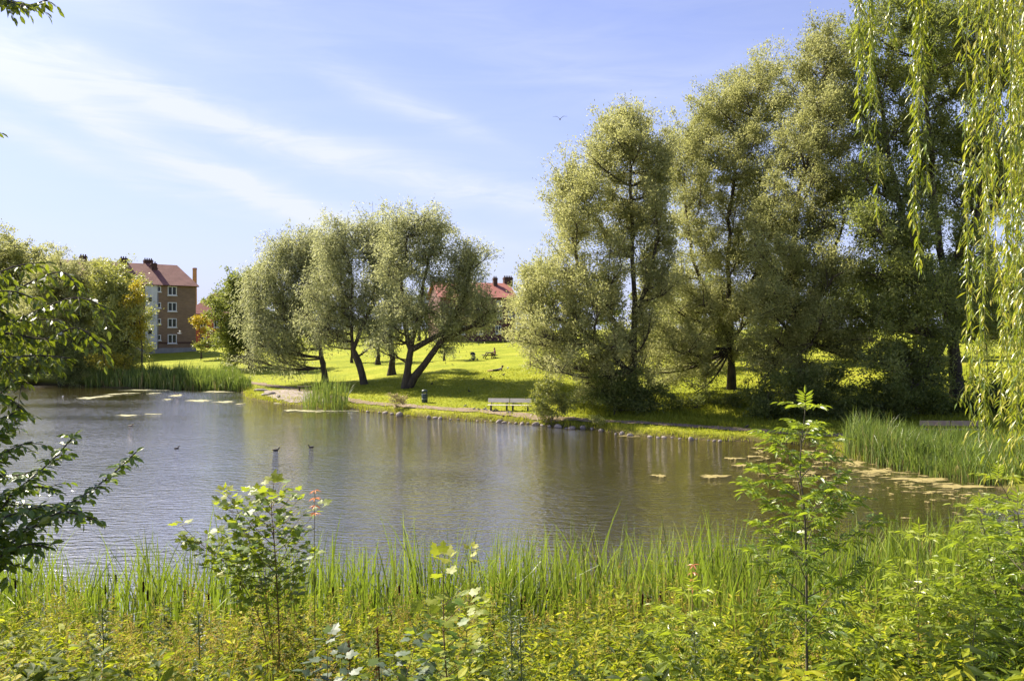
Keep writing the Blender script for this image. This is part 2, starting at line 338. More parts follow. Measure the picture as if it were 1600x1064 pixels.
# ------------------------------------------------------------------ sky, sun, camera
scene = bpy.context.scene
SAZ, SEL = R(-51), R(42)
def build_world():
    w = bpy.data.worlds.new('World'); scene.world = w; w.use_nodes = True; nt = w.node_tree; nt.nodes.clear()
    out = N(nt, 'ShaderNodeOutputWorld'); bg = N(nt, 'ShaderNodeBackground'); bg.inputs[1].default_value = .064
    sky = N(nt, 'ShaderNodeTexSky'); sky.sky_type = 'NISHITA'; sky.sun_disc = False; sky.sun_elevation = SEL; sky.sun_rotation = SAZ
    sky.altitude = 0; sky.air_density = 1.0; sky.dust_density = .15; sky.ozone_density = 3.2
    co = N(nt, 'ShaderNodeTexCoord').outputs['Generated']; sp = N(nt, 'ShaderNodeSeparateXYZ'); L(nt, co, sp.inputs[0])
    def mth(op, a, b=None, c=None):
        n = N(nt, 'ShaderNodeMath', operation=op)
        for i, q in enumerate((a, b, c)):
            if q is None: continue
            if isinstance(q, (int, float)): n.inputs[i].default_value = q
            else: L(nt, q, n.inputs[i])
        return n.outputs[0]
    az = mth('ARCTAN2', sp.outputs[0], sp.outputs[1]); el = mth('ARCSINE', sp.outputs[2])
    vec = N(nt, 'ShaderNodeCombineXYZ'); L(nt, az, vec.inputs[0]); L(nt, el, vec.inputs[1])
    # cirrus bands, each a soft streak on the sky: azimuth, elevation, half length, half thickness, tilt, strength
    bands = [(-.36, .25, .42, .02, -.25, 1.0), (-.62, .285, .2, .02, -.2, .8), (-.30, .165, .3, .017, -.36, 1.0), (-.40, .2, .26, .018, -.33, .4), (-.12, .262, .10, .014, -.33, .5), (-.2, .135, .26, .018, -.2, .48),
             (.0, .16, .16, .022, -.12, .4), (-.5, .19, .2, .012, -.3, .5), (-.6, .39, .25, .02, -.3, .3), (-.3, .36, .22, .03, -.5, .2), (.15, .3, .3, .04, -.25, .22), (.5, .4, .4, .05, -.2, .3), (-1.2, .3, .5, .06, -.1, .5)]
    tot = None
    wob = noise(nt, 3.5, 4, .6, vec.outputs[0]); wb = mth('MULTIPLY_ADD', wob, .07, -.035)
    for (a0, e0, hl, ht, ti, stg) in bands:
        da = mth('SUBTRACT', az, a0); de = mth('ADD', mth('SUBTRACT', el, e0), wb)
        u = mth('DIVIDE', mth('ADD', mth('MULTIPLY', da, math.cos(ti)), mth('MULTIPLY', de, math.sin(ti))), hl)
        v = mth('DIVIDE', mth('SUBTRACT', mth('MULTIPLY', de, math.cos(ti)), mth('MULTIPLY', da, math.sin(ti))), ht)
        r = mth('ADD', mth('MULTIPLY', u, u), mth('MULTIPLY', v, v)); g = mth('MULTIPLY', mth('EXPONENT', mth('MULTIPLY', r, -1)), stg)
        tot = g if tot is None else mth('ADD', tot, g)
    mp = N(nt, 'ShaderNodeMapping'); L(nt, vec.outputs[0], mp.inputs[0]); mp.inputs['Rotation'].default_value = (0, 0, .3); mp.inputs['Scale'].default_value = (3.2, 19, 1)
    n1 = N(nt, 'ShaderNodeTexNoise'); n1.inputs['Scale'].default_value = 1.6; n1.inputs['Detail'].default_value = 8; n1.inputs['Roughness'].default_value = .62; n1.inputs['Distortion'].default_value = .7; L(nt, mp.outputs[0], n1.inputs['Vector'])
    wisp = ramp(nt, n1.outputs[0], [(.32, (.25,) * 3), (.7, (1.25,) * 3)])
    hz = mth('MULTIPLY', mth('EXPONENT', mth('MULTIPLY', mth('MAXIMUM', el, 0), -3.6)), .93)
    veil = mth('MULTIPLY', mth('SUBTRACT', wisp, .25), .1)
    msk = mth('MINIMUM', mth('ADD', mth('MULTIPLY', tot, wisp), veil), .95)
    hs = N(nt, 'ShaderNodeMixRGB', blend_type='MULTIPLY'); hs.inputs[0].default_value = 1; L(nt, sky.outputs[0], hs.inputs[1]); hs.inputs[2].default_value = SKYTINT
    h2 = N(nt, 'ShaderNodeMixRGB'); L(nt, hz, h2.inputs[0]); L(nt, hs.outputs[0], h2.inputs[1]); h2.inputs[2].default_value = HAZE
    mx = N(nt, 'ShaderNodeMixRGB'); L(nt, msk, mx.inputs[0]); L(nt, h2.outputs[0], mx.inputs[1]); mx.inputs[2].default_value = CLOUD
    # added glow round the sun, outside the frame, to brighten reflections on the pond
    dt = N(nt, 'ShaderNodeVectorMath', operation='DOT_PRODUCT'); L(nt, co, dt.inputs[0]); dt.inputs[1].default_value = (math.sin(SAZ) * math.cos(SEL), math.cos(SAZ) * math.cos(SEL), math.sin(SEL))
    gw = mth('MULTIPLY', mth('EXPONENT', mth('MULTIPLY', mth('SUBTRACT', 1, dt.outputs['Value']), -27)), 20)
    ad = N(nt, 'ShaderNodeMixRGB', blend_type='ADD'); ad.inputs[0].default_value = 1; L(nt, mx.outputs[0], ad.inputs[1]); L(nt, gw, ad.inputs[2])
    L(nt, ad.outputs[0], bg.inputs[0]); L(nt, bg.outputs[0], out.inputs[0])
SKYTINT = (1.2, .94, 1.12, 1); CLOUD = (5.0, 5.3, 5.9, 1); HAZE = (3.05, 3.65, 5.5, 1)
build_world()
sl = bpy.data.lights.new('sun', 'SUN'); sl.energy = 5; sl.angle = R(.53); sl.color = (1, .9, .73)
so = bpy.data.objects.new('sun', sl); C.objects.link(so)
sv = Vector((math.sin(SAZ) * math.cos(SEL), math.cos(SAZ) * math.cos(SEL), math.sin(SEL)))
so.rotation_euler = sv.to_track_quat('Z', 'Y').to_euler(); so.location = sv * 60
cam = bpy.data.cameras.new('camera'); co_ = bpy.data.objects.new('camera', cam); C.objects.link(co_); scene.camera = co_
co_.location = (0, 0, H); co_.rotation_euler = (R(90), 0, 0); cam.sensor_width = 36; cam.lens = 36 * F / 1600; cam.shift_y = -17 / 1600; cam.clip_end = 8000; cam.clip_start = .05
scene.view_settings.view_transform = 'Standard'; scene.view_settings.look = 'None'; scene.view_settings.exposure = 1.45; scene.view_settings.gamma = 1
scene.cycles.transparent_max_bounces = 8; scene.cycles.max_bounces = 7; scene.cycles.diffuse_bounces = 3; scene.cycles.transmission_bounces = 5

# ------------------------------------------------------------------ buildings
def brickmat(name, c1, c2, mortar, scale=1):
    m, nt, out = newmat(name); p = N(nt, 'ShaderNodeBsdfPrincipled'); p.inputs['Roughness'].default_value = .85
    co = N(nt, 'ShaderNodeAttribute'); co.attribute_name = 'wuv'
    b = N(nt, 'ShaderNodeTexBrick'); L(nt, co.outputs['Vector'], b.inputs['Vector']); b.inputs['Scale'].default_value = 1 / scale
    b.inputs['Color1'].default_value = (*c1, 1); b.inputs['Color2'].default_value = (*c2, 1); b.inputs['Mortar'].default_value = (*mortar, 1); b.inputs['Mortar Size'].default_value = .015
    b.inputs['Brick Width'].default_value = .5; b.inputs['Row Height'].default_value = .16
    s = ramp(nt, noise(nt, .5, 5, .6), [(.3, (.8,) * 3), (.7, (1.15,) * 3)]); mx = N(nt, 'ShaderNodeMixRGB', blend_type='MULTIPLY'); mx.inputs[0].default_value = 1
    L(nt, b.outputs[0], mx.inputs[1]); L(nt, s, mx.inputs[2]); L(nt, mx.outputs[0], p.inputs['Base Color']); L(nt, p.outputs[0], out.inputs[0]); return m
def rooftile(name, c1, c2):
    m, nt, out = newmat(name); p = N(nt, 'ShaderNodeBsdfPrincipled'); p.inputs['Roughness'].default_value = .8
    co = N(nt, 'ShaderNodeAttribute'); co.attribute_name = 'wuv'
    w = N(nt, 'ShaderNodeTexWave'); w.bands_direction = 'Y'; w.inputs['Scale'].default_value = 1.4; w.inputs['Distortion'].default_value = .3; L(nt, co.outputs['Vector'], w.inputs['Vector'])
    a = ramp(nt, noise(nt, 1.1, 6, .7), [(.3, c1), (.7, c2)]); mx = N(nt, 'ShaderNodeMixRGB', blend_type='MULTIPLY'); mx.inputs[0].default_value = .35
    L(nt, a, mx.inputs[1]); L(nt, w.outputs[0], mx.inputs[2]); L(nt, mx.outputs[0], p.inputs['Base Color']); L(nt, bump(nt, w.outputs[0], .6, .05), p.inputs['Normal']); L(nt, p.outputs[0], out.inputs[0]); return m
WHITE = simple('white_paint', (.72, .72, .74), (.62, .62, .65), 2, .6)
DARK = simple('dark_glass', (.02, .024, .03), (.04, .045, .05), 1, .25, .25)
RENDERW = simple('white_render', (.6, .61, .66), (.5, .51, .56), .8, .85, .2)
GREYC = simple('concrete', (.3, .3, .31), (.22, .22, .23), 1, .9, .1)
CHB = simple('chimney_brick', (.11, .065, .055), (.07, .045, .04), 3, .9, .1)
POT = simple('chimney_pot', (.2, .12, .09), (.12, .08, .06), 5, .9, .1)
def wuv(o, u):
    me = o.data; n = len(me.vertices); co = np.empty(n * 3, dtype=np.float32); me.vertices.foreach_get('co', co); co = co.reshape(-1, 3)
    uv = np.stack([co[:, 0] * u[0] + co[:, 1] * u[1], co[:, 2], 0 * co[:, 2]], -1)
    at = me.attributes.new('wuv', 'FLOAT_VECTOR', 'POINT'); at.data.foreach_set('vector', uv.astype(np.float32).ravel())

class House:
    """a gabled block: front-left corner O, facade direction u, width wd, depth dp, eave and ridge heights over the base"""
    def __init__(s, name, label, cat, O, ang, wd, dp, he, hr, wallm, roofm, hip=0, over=.45, left_cut=0):
        s.u = Vector((math.cos(ang), math.sin(ang), 0)); s.n = Vector((s.u.y, -s.u.x, 0)); s.O = O; s.root = empty(name, O, label, cat); s.wd = wd; s.dp = dp; s.he = he; s.hr = hr
        s.ax = (s.u, -s.n, Vector((0, 0, 1)))
        a = Acc(); q = lambda t, y, z: tuple(O + s.u * t - s.n * y + Vector((0, 0, z)))
        mid = dp / 2
        v = [q(0, 0, -1.5), q(wd, 0, -1.5), q(wd, dp, -1.5), q(0, dp, -1.5), q(0, 0, he), q(wd, 0, he), q(wd, dp, he), q(0, dp, he)]
        f = [[0, 1, 5, 4], [1, 2, 6, 5], [2, 3, 7, 6], [3, 0, 4, 7], [4, 5, 6, 7]]
        if not hip: v += [q(0, mid, hr - .12), q(wd, mid, hr - .12)]; f += [[5, 6, 9], [7, 4, 8]]
        a.add(v, f); w = a.build('wall', wallm, s.root); wuv(w, s.u); s.wall = w
        a = Acc(); o = over; sl = (hr - he) / mid; ez = he - sl * o + .06; th = .18
        x0, x1 = -o, wd + o; r0, r1 = (x0, x1) if not hip else (hip, wd - hip)
        top = [q(x0, -o, ez), q(x1, -o, ez), q(x1, dp + o, ez), q(x0, dp + o, ez), q(r0, mid, hr + .06), q(r1, mid, hr + .06)]
        bot = [tuple(Vector(p) - Vector((0, 0, th))) for p in top]
        f = [[0, 1, 5, 4], [2, 3, 4, 5], [1, 2, 5], [3, 0, 4]] if hip else [[0, 1, 5, 4], [2, 3, 4, 5]]
        nb = 6; ff = f + [[i + nb for i in g[::-1]] for g in f]; ff += [[0, nb, nb + 1, 1], [2, nb + 2, nb + 3, 3]]
        ff += [[1, nb + 1, nb + 2, 2], [3, nb + 3, nb, 0]] if hip else [[1, nb + 1, nb + 5, 5], [5, nb + 5, nb + 2, 2], [3, nb + 3, nb + 4, 4], [4, nb + 4, nb, 0]]
        a.add(top + bot, ff); s.roof = a.build('roof', roofm, s.root); wuv(s.roof, (0, 0, 0)); s.slope = sl; s.mid = mid
        a = Acc(); a.tube([q(x0 + .1, -o - .06, ez - .08), q(x1 - .1, -o - .06, ez - .08)], [.07, .07], 6, cap=True); a.build('gutter', CHB, s.root)
    def pt(s, t, out, z): return s.O + s.u * t + s.n * out + Vector((0, 0, z))
    def chimney(s, t, y, w, d, top, pots=3):
        zb = s.hr - abs(y - s.mid) * s.slope - .5; a = Acc(); c = s.pt(t, -y, (zb + top) / 2); a.box(c, (w, d, top - zb), ax=s.ax); a.box(s.pt(t, -y, top - .28), (w + .16, d + .16, .14), ax=s.ax)
        ch = a.build('chimney', CHB, s.roof); ch.location = (0, 0, 0)
        for i in range(pots):
            b = Acc(); b.lathe(s.pt(t + (i - (pots - 1) / 2) * w / pots, -y, top - .02), [(.12, 0), (.1, .26), (.12, .28), (.12, .33), (.09, .33)], 8); o = b.build('chimney_pot', POT, s.root)
    def window(s, t, z, w, h, kind=2, sill=True, base=0.0):
        a = Acc(); e = .13; fd = .1; o = base + .015
        a.box(s.pt(t - w / 2 + e / 2, o, z), (e, fd, h), ax=s.ax); a.box(s.pt(t + w / 2 - e / 2, o, z), (e, fd, h), ax=s.ax)
        a.box(s.pt(t, o, z + h / 2 - e / 2), (w - 2 * e - .004, fd, e), ax=s.ax); a.box(s.pt(t, o, z - h / 2 + e / 2), (w - 2 * e - .004, fd, e), ax=s.ax)
        if kind == 2: a.box(s.pt(t, o, z), (e * 1.1, fd, h - 2 * e - .004), ax=s.ax)
        wf = a.build('window', WHITE, s.root)
        b = Acc(); b.box(s.pt(t, base + .012, z), (w - 2 * e, .03, h - 2 * e), ax=s.ax); g = b.build('pane', DARK, wf); g.location = (0, 0, 0)
        if sill: b = Acc(); b.box(s.pt(t, base + .08, z - h / 2 - .075), (w + .2, .2, .13), ax=s.ax); g = b.build('sill', WHITE, wf); g.location = (0, 0, 0)
    def atpx(s, px, py):
        """facade coordinates (t, z above base) under a sight line"""
        k = (px - CX) / F; t = (k * s.O.y - s.O.x) / (s.u.x - k * s.u.y); y = s.O.y + s.u.y * t
        return t, H + (HY - py) / F * y - s.O.z

BROWN = brickmat('brown_brick', (.235, .15, .1), (.185, .118, .076), (.2, .15, .11))
PURP = brickmat('dark_red_brick', (.15, .058, .05), (.115, .045, .042), (.12, .08, .075))
REDW = simple('red_render', (.36, .11, .075), (.3, .09, .06), .6, .9, .1)
TILE = rooftile('roof_tiles', (.2, .075, .055), (.3, .125, .095))
TILE2 = rooftile('red_tiles', (.34, .1, .075), (.42, .15, .11))
def build_houses():
    ang = R(40); Rc = Vector((-58.2, 148, 2.85)); wd = 25
    u = Vector((math.cos(ang), math.sin(ang), 0)); O = Rc - u * wd
    h = House('apartment_building', 'brown brick four storey apartment block with red roof and white stair bay beyond the lawn', 'building', O, ang, wd, 11.4, 12.1, 15.9, BROWN, TILE, hip=1.6)
    a = Acc(); a.box(h.pt(wd / 2, .03, -.1), (wd + .1, .12, 1.3), ax=h.ax); a.build('plinth', GREYC, h.root)
    a = Acc(); a.box(h.pt(wd / 2 + .02, .02, 1.45), (wd + .02, .06, .3), ax=h.ax); a.build('brick_band', simple('band', (.1, .05, .04), (.08, .045, .035), 3, .9), h.root)
    t0, _ = h.atpx(226.5, 500); t1, _ = h.atpx(245.3, 500)
    a = Acc(); a.box(h.pt((t0 + t1) / 2, .09, 6.2), (t1 - t0, .26, 11.6), ax=h.ax); a.build('stair_bay', RENDERW, h.root)
    a = Acc(); a.tube([h.pt(t1 + .15, .12, .4), h.pt(t1 + .15, .12, 11.7)], [.06, .06], 6, cap=True); a.build('downpipe', GREYC, h.root)
    for k in range(4):
        for (px, py, w, hh, kd) in ((269, 454.5, 1.55, 1.62, 2), (248.6, 451.7, .62, 1.0, 1)):
            t, z = h.atpx(px, py); h.window(t, z - k * 2.89, w, hh, kd)
        t, z = h.atpx(233.5, 468); h.window(t, z - k * 2.89, .95, 1.0, 1, False, .215)
    t, z = h.atpx(233.5, 447); h.window(t, z + .3, .95, .5, 1, False, .215)
    for j, dt in enumerate((2.2, 4.6, 7.4, 10.2)):
        for k in range(4): h.window(t0 - dt, 2.6 + k * 2.89, 1.5, 1.4, 2)
    for px, w, d, tp, y, n in ((193, 1.15, 1.0, 16.75, 5.7, 3), (231.5, 1.5, .9, 16.75, 6.6, 4), (240, 1.0, .9, 16.0, 4.3, 2), (130, 1.1, 1., 16.75, 5.7, 3)):
        t, _ = h.atpx(px, 440); k = (px - CX) / F
        for _ in range(3):
            p = h.pt(t, -y, 0); t += ((k * p.y) - p.x) / (h.u.x - k * h.u.y)
        h.chimney(t, y, w, d, tp, n)
    # red house behind
    o = P(292, 545, 176); o.z = 2.5
    h = House('red_house', 'red rendered house with red hipped roof partly behind the brown apartment block', 'building', o, .25, 17, 10, 8.0, 12.4, REDW, TILE2, hip=5)
    for tt in (3.4, 6.2, 9.5, 12.5):
        for z in (2.4, 5.4): h.window(tt, z, 1.3, 1.5, 2)
    a = Acc(); p = P(304.2, 500, 205); gzp = gz1(p.x, p.y); a.lathe((p.x, p.y, gzp - 1), [(.62, 0), (.5, 22.9 - gzp), (.56, 22.95 - gzp), (.56, 23.4 - gzp)], 16)
    tag(centre(a.build('chimney_stack', simple('stack_brick', (.36, .2, .17), (.3, .17, .14), 1, .9), None)), 'tall slim pinkish chimney stack rising behind the brown apartment block', 'chimney')
    # dark brick house, right
    o = P(688, 530, 146); o.z = gz1(o.x, o.y); zb = 6.7 - 15 * 150 / F; o.z = zb
    h = House('brick_house', 'dark red brick house with red tiled roof and two chimneys on the hill', 'building', o, .3, 14.2, 11, 7.9, 10.7, PURP, TILE2)
    for (px, py, w, hh) in ((778.5, 515, 1.1, 1.5), (731, 487, 1.2, 1.6), (749, 488, 1.2, 1.6), (780, 491, 1.1, 1.5), (706, 487, 1.2, 1.5), (750, 516, 1.1, 1.5), (722, 516, 1.1, 1.5), (798, 491, 1., 1.4), (780, 474, 1.0, .9), (745, 468, 1.0, .9)):
        t, z = h.atpx(px, py); h.window(t, z, w, hh, 2)
    for px, w, d, tp, y, n in ((773.5, .75, .9, 11.7, 4.6, 2), (793.5, 1.7, 1.1, 11.9, 5.8, 5)):
        t, _ = h.atpx(px, 440); k = (px - CX) / F
        for _ in range(3):
            p = h.pt(t, -y, 0); t += ((k * p.y) - p.x) / (h.u.x - k * h.u.y)
        h.chimney(t, y, w, d, tp, n)
build_houses()

# ------------------------------------------------------------------ trees
LW = leafmat('silver_willow_leaf', [(.1, (.1, .125, .055)), (.5, (.27, .295, .14)), (.9, (.5, .5, .28))], (.6, .61, .26), .48, .55, .28)
LT = leafmat('olive_willow_leaf', [(.1, (.09, .11, .03)), (.5, (.25, .272, .09)), (.9, (.54, .52, .24))], (.56, .56, .2), .46, .55, .3)
LD = leafmat('dark_leaf', [(.1, (.04, .065, .018)), (.5, (.1, .13, .035)), (.9, (.28, .3, .11))], (.42, .48, .07), .42, .55, .25)
LY = leafmat('yellow_leaf', [(.1, (.16, .17, .02)), (.5, (.34, .3, .03)), (.9, (.55, .4, .05))], (.6, .48, .03), .4)
LG = leafmat('yellow_green_leaf', [(.1, (.1, .13, .035)), (.5, (.24, .28, .08)), (.9, (.46, .46, .16))], (.5, .5, .05), .38)
LP = leafmat('pinkish_leaf', [(.1, (.16, .14, .07)), (.5, (.4, .34, .19)), (.9, (.58, .5, .32))], (.45, .38, .12), .35)
def TP(D, pts): return [P(x, y, D) for x, y in pts]
g = G(1, 560)
def T(name, label, base_px, trunks, lobes, lm, **kw):
    b = G(*base_px); D = b.y; kw.setdefault('D', D); D = kw['D']
    if 'bd' in kw: D = kw['D'] = kw.pop('bd'); b = on(base_px[0], D)
    trs = [[b] + TP(D, t) for t in trunks]
    return tree(name, label, 'tree' if 'shrub' not in name and 'bush' not in name else 'shrub', b, trs, lobes, lm, **kw)
SK = set()
T('round_tree', 'rounded pinkish tan tree crown at the far left above the willows', (20, 556), [[(22, 480), (28, 420)]], [(28, 392, 44, 34, 0), (-15, 420, 40, 45, 2), (62, 410, 20, 22, -1), (10, 450, 50, 40, 0), (-50, 440, 50, 50, 2)], LT, leaf=(.3, .2), dens=.85, deep=3, grow=1.1, seed=1, bd=118, vb=.0)
T('willow_tree', 'pale olive willow left of the yellow green tree on the far shore', (105, 562), [[(104, 520), (98, 470), (95, 410)], [(118, 520), (128, 470)]], [(92, 420, 20, 34, 0), (120, 440, 34, 36, 0), (70, 450, 34, 40, 1), (100, 485, 40, 40, -1), (140, 470, 26, 42, 0), (60, 500, 34, 40, 0), (120, 530, 40, 30, -1), (20, 500, 40, 50, 2), (150, 420, 18, 16, 1)], LT, leaf=(.3, .1), dens=.85, deep=3, grow=1.1, seed=2, bd=103, droop=.4, vb=.08)
T('yellowing_tree', 'yellow green tree with orange tinted right side beside the apartment block', (188, 575), [[(187, 540), (182, 500), (178, 450)], [(196, 545), (205, 500)]], [(170, 430, 34, 24, 0), (192, 445, 22, 30, 0), (160, 465, 28, 34, 0), (184, 480, 34, 36, -1), (204, 495, 18, 44, -1), (197, 535, 24, 32, -1), (160, 520, 30, 34, 0), (208, 560, 16, 14, -1), (180, 555, 22, 20, -1)], LG, leaf=(.28, .16), dens=.85, deep=3, grow=1.1, seed=3, bd=100, vb=.12)
T('golden_tree', 'small golden leaved tree standing before the yellow green tree crown', (222, 576), [[(221, 540), (219, 490)]], [(211, 455, 11, 16, 0), (214, 490, 11, 22, 0), (204, 470, 14, 16, -.5), (217, 522, 9, 20, 0), (206, 510, 14, 20, 0)], LY, leaf=(.26, .16), dens=.75, seed=31, bd=97.5, r0=.12, nb=14)
T('waterside_bush', 'dark purplish willow bush hanging over the water at far left', (95, 592), [[(96, 570), (100, 545)], [(80, 575), (70, 550)]], [(95, 560, 46, 26, 0), (130, 575, 30, 22, 0), (60, 570, 40, 26, 0), (30, 575, 34, 30, 1), (110, 588, 40, 14, -1), (0, 570, 40, 36, 2)], LD, leaf=(.26, .08), dens=1.0, seed=4, bd=97, droop=.5, r0=.15, vb=.1)
T('yellow_bush', 'low yellow green bush at the foot of the yellowing tree', (178, 582), [[(178, 574), (178, 568)]], [(165, 566, 22, 12, 0), (190, 570, 22, 12, 0), (180, 558, 16, 9, 0)], LY, leaf=(.24, .14), dens=.8, seed=5, bd=95, r0=.06, vb=-.15, nb=18)
T('small_yellow_tree', 'small yellow tree against the red house beside the apartment block', (315, 549), [[(314, 530), (312, 510)]], [(311, 498, 11, 10, 0), (319, 505, 10, 12, 0), (305, 508, 8, 10, 0), (316, 520, 9, 9, 0)], LY, leaf=(.3, .2), dens=.7, seed=6, bd=134, r0=.12, nb=12, vb=.2)
T('round_bush', 'dark green bush at the right corner of the apartment block', (314, 549), [[(314, 545), (314, 540)]], [(312, 540, 10, 10, 0), (324, 542, 10, 8, 0), (334, 540, 10, 10, 0)], LG, leaf=(.26, .16), dens=.9, seed=7, bd=131, r0=.06, nb=14, vb=-.15)
T('dark_tree', 'dark green broad tree left of the drooping silver willows', (392, 574), [[(388, 545), (372, 520), (362, 480)], [(395, 540), (400, 480)]], [(372, 440, 22, 22, 0), (350, 475, 22, 26, 0), (385, 470, 30, 34, 0), (345, 515, 18, 26, 0), (368, 530, 22, 26, -1), (395, 520, 30, 36, 0), (362, 556, 14, 13, -1), (400, 440, 20, 24, 0)], LD, leaf=(.3, .19), dens=.85, deep=3, grow=1.1, seed=8, bd=112, vb=.05)
T('silver_willow', 'leftmost silver willow with curtains drooping nearly to the lawn', (508, 597), [[(507, 575), (500, 545), (488, 500), (470, 430)], [(500, 545), (455, 500), (430, 450)]], [(470, 385, 30, 26, 0), (440, 400, 30, 30, 0), (495, 375, 24, 28, 0), (415, 440, 30, 34, 0), (455, 445, 40, 36, -1), (500, 430, 30, 44, 0), (405, 490, 26, 34, 0), (440, 495, 36, 34, -1), (400, 535, 22, 24, -1), (430, 545, 26, 22, -1), (455, 540, 20, 22, 0), (470, 480, 22, 30, 1), (385, 560, 12, 10, 0), (520, 420, 26, 30, 1), (480, 400, 24, 24, 0), (450, 375, 24, 18, 0), (425, 400, 22, 22, 1), (395, 450, 18, 26, 0), (505, 380, 24, 24, 1), (480, 450, 30, 34, -1), (480, 520, 18, 20, 0)], LW, leaf=(.34, .085), dens=.53, deep=2.5, grow=1.04, flat=.95, seed=9, droop=.7, hang=.9, r0=.3, up=.1)
T('silver_willow', 'middle silver willow with a leaning dark trunk', (570, 601), [[(564, 570), (552, 545), (548, 500), (550, 430)], [(552, 545), (580, 480), (590, 420)]], [(540, 360, 34, 26, 0), (575, 355, 26, 24, 1), (515, 385, 26, 26, 0), (560, 400, 36, 36, 0), (525, 440, 34, 34, -1), (590, 400, 26, 40, 0), (505, 495, 28, 22, -1), (540, 490, 34, 36, 0), (518, 520, 24, 20, -1.5), (565, 500, 22, 26, 0), (492, 525, 14, 14, -1), (575, 460, 26, 34, 0), (600, 370, 26, 26, 1), (605, 420, 24, 34, 1.5), (500, 440, 26, 34, 1), (490, 500, 20, 20, -1), (530, 365, 24, 20, 0), (600, 345, 22, 20, 0), (612, 470, 22, 30, 1), (592, 510, 18, 18, 1)], LW, leaf=(.32, .085), dens=.53, deep=2.5, grow=1.04, flat=.95, seed=10, droop=.6, hang=.45, r0=.3, up=.15)
T('silver_willow', 'largest silver willow, a thick limb spreading right from its forked trunk', (634, 607), [[(638, 575), (640, 548), (632, 500), (628, 440), (636, 370)], [(640, 548), (672, 530), (702, 515), (722, 470), (735, 420)], [(640, 548), (655, 480), (670, 400)], [(690, 533), (735, 510), (765, 485)]],
  [(655, 345, 34, 24, 0), (690, 350, 24, 26, 0), (620, 350, 24, 24, 0), (640, 385, 40, 30, 0), (690, 390, 34, 30, 0), (730, 395, 24, 24, 0), (750, 390, 18, 14, 0), (610, 410, 26, 40, 0), (655, 430, 40, 34, -1), (705, 440, 36, 34, 0), (740, 450, 26, 30, 0), (620, 480, 30, 36, -1), (665, 485, 34, 34, -1), (710, 490, 30, 30, 0), (745, 482, 24, 22, 0), (615, 510, 20, 24, -1.5), (690, 522, 24, 14, -1), (714, 518, 18, 14, 0), (768, 486, 14, 12, 1), (600, 520, 16, 14, -1), (660, 505, 20, 16, 1), (735, 420, 20, 20, 0)], LW, leaf=(.3, .085), dens=.53, deep=2.5, grow=1.04, flat=.95, seed=11, droop=.45, hang=.3, r0=.36, up=.2)
T('young_tree', 'slim young tree on the lawn behind the silver willows', (694, 564), [[(694, 540), (692, 510)]], [(695, 525, 16, 14, 0), (688, 505, 18, 18, 0), (702, 545, 9, 8, 0)], LW, leaf=(.3, .1), dens=.8, seed=12, r0=.14, droop=.5, hang=.3, nb=14)
T('lawn_tree', 'thin trunk tree behind the gap of the two left silver willows', (550, 567), [[(549, 545), (548, 520)]], [(550, 515, 22, 16, 0), (540, 535, 12, 12, 0)], LW, leaf=(.3, .1), dens=.8, seed=13, r0=.2, droop=.5, nb=14)
T('lawn_tree', 'tree behind, its trunk showing between the middle and largest silver willows', (591, 570), [[(591, 545), (590, 515)]], [(592, 520, 20, 18, 0), (600, 490, 22, 22, 0)], LW, leaf=(.3, .1), dens=.8, seed=14, r0=.32, droop=.5, nb=14)
T('lawn_tree', 'stout trunk tree just behind the largest silver willow', (612, 586), [[(612, 560), (610, 520), (606, 470)]], [(600, 500, 24, 26, 0), (628, 470, 22, 26, 1), (612, 440, 24, 24, 1)], LW, leaf=(.3, .1), dens=.8, seed=15, r0=.42, droop=.5, hang=.5, nb=16)
# tall trees on the right
T('tall_willow', 'leftmost tall willow, pale lower boughs sweeping left beside the bench', (990, 640), [[(988, 600), (990, 540), (992, 470), (988, 380), (985, 290), (983, 210)], [(990, 590), (950, 545), (900, 510), (860, 495)], [(991, 540), (940, 480), (905, 420), (890, 350)], [(991, 500), (1015, 440), (1030, 360)]],
  [(983, 190, 26, 22, 0), (965, 215, 30, 24, 0), (1005, 225, 26, 30, 0), (935, 225, 26, 20, 0), (975, 260, 46, 32, 0), (940, 275, 34, 26, -1), (1020, 275, 24, 40, 0), (890, 290, 30, 26, 0), (875, 320, 24, 26, 0), (915, 330, 38, 30, -1), (965, 325, 40, 36, 0), (1010, 345, 30, 36, 0), (905, 370, 34, 22, 0), (955, 395, 40, 34, -1), (1000, 410, 28, 32, 1),
   (880, 420, 34, 26, -1), (845, 430, 26, 26, 0), (915, 445, 40, 30, -2), (825, 470, 26, 26, 0), (865, 475, 36, 30, -2), (820, 515, 22, 26, 0), (855, 525, 34, 28, -2), (905, 505, 36, 30, -3), (950, 480, 34, 34, -2), (845, 565, 20, 18, -1), (880, 570, 30, 24, -3), (925, 560, 34, 28, -3), (965, 540, 30, 30, -2), (950, 600, 34, 26, -2), (1000, 580, 30, 34, -1), (1010, 500, 24, 30, 0), (975, 625, 34, 18, -1), (915, 600, 26, 16, -2), (1032, 300, 20, 40, 0), (1036, 370, 22, 34, 0), (1030, 440, 24, 34, 0), (1040, 250, 14, 30, 1)], LT, leaf=(.2, .08), dens=.66, deep=4.5, grow=1.1, vert=1.25, flat=1.0, clump=.5, nb=22, seed=16, r0=.3, vb=.08, droop=.15)
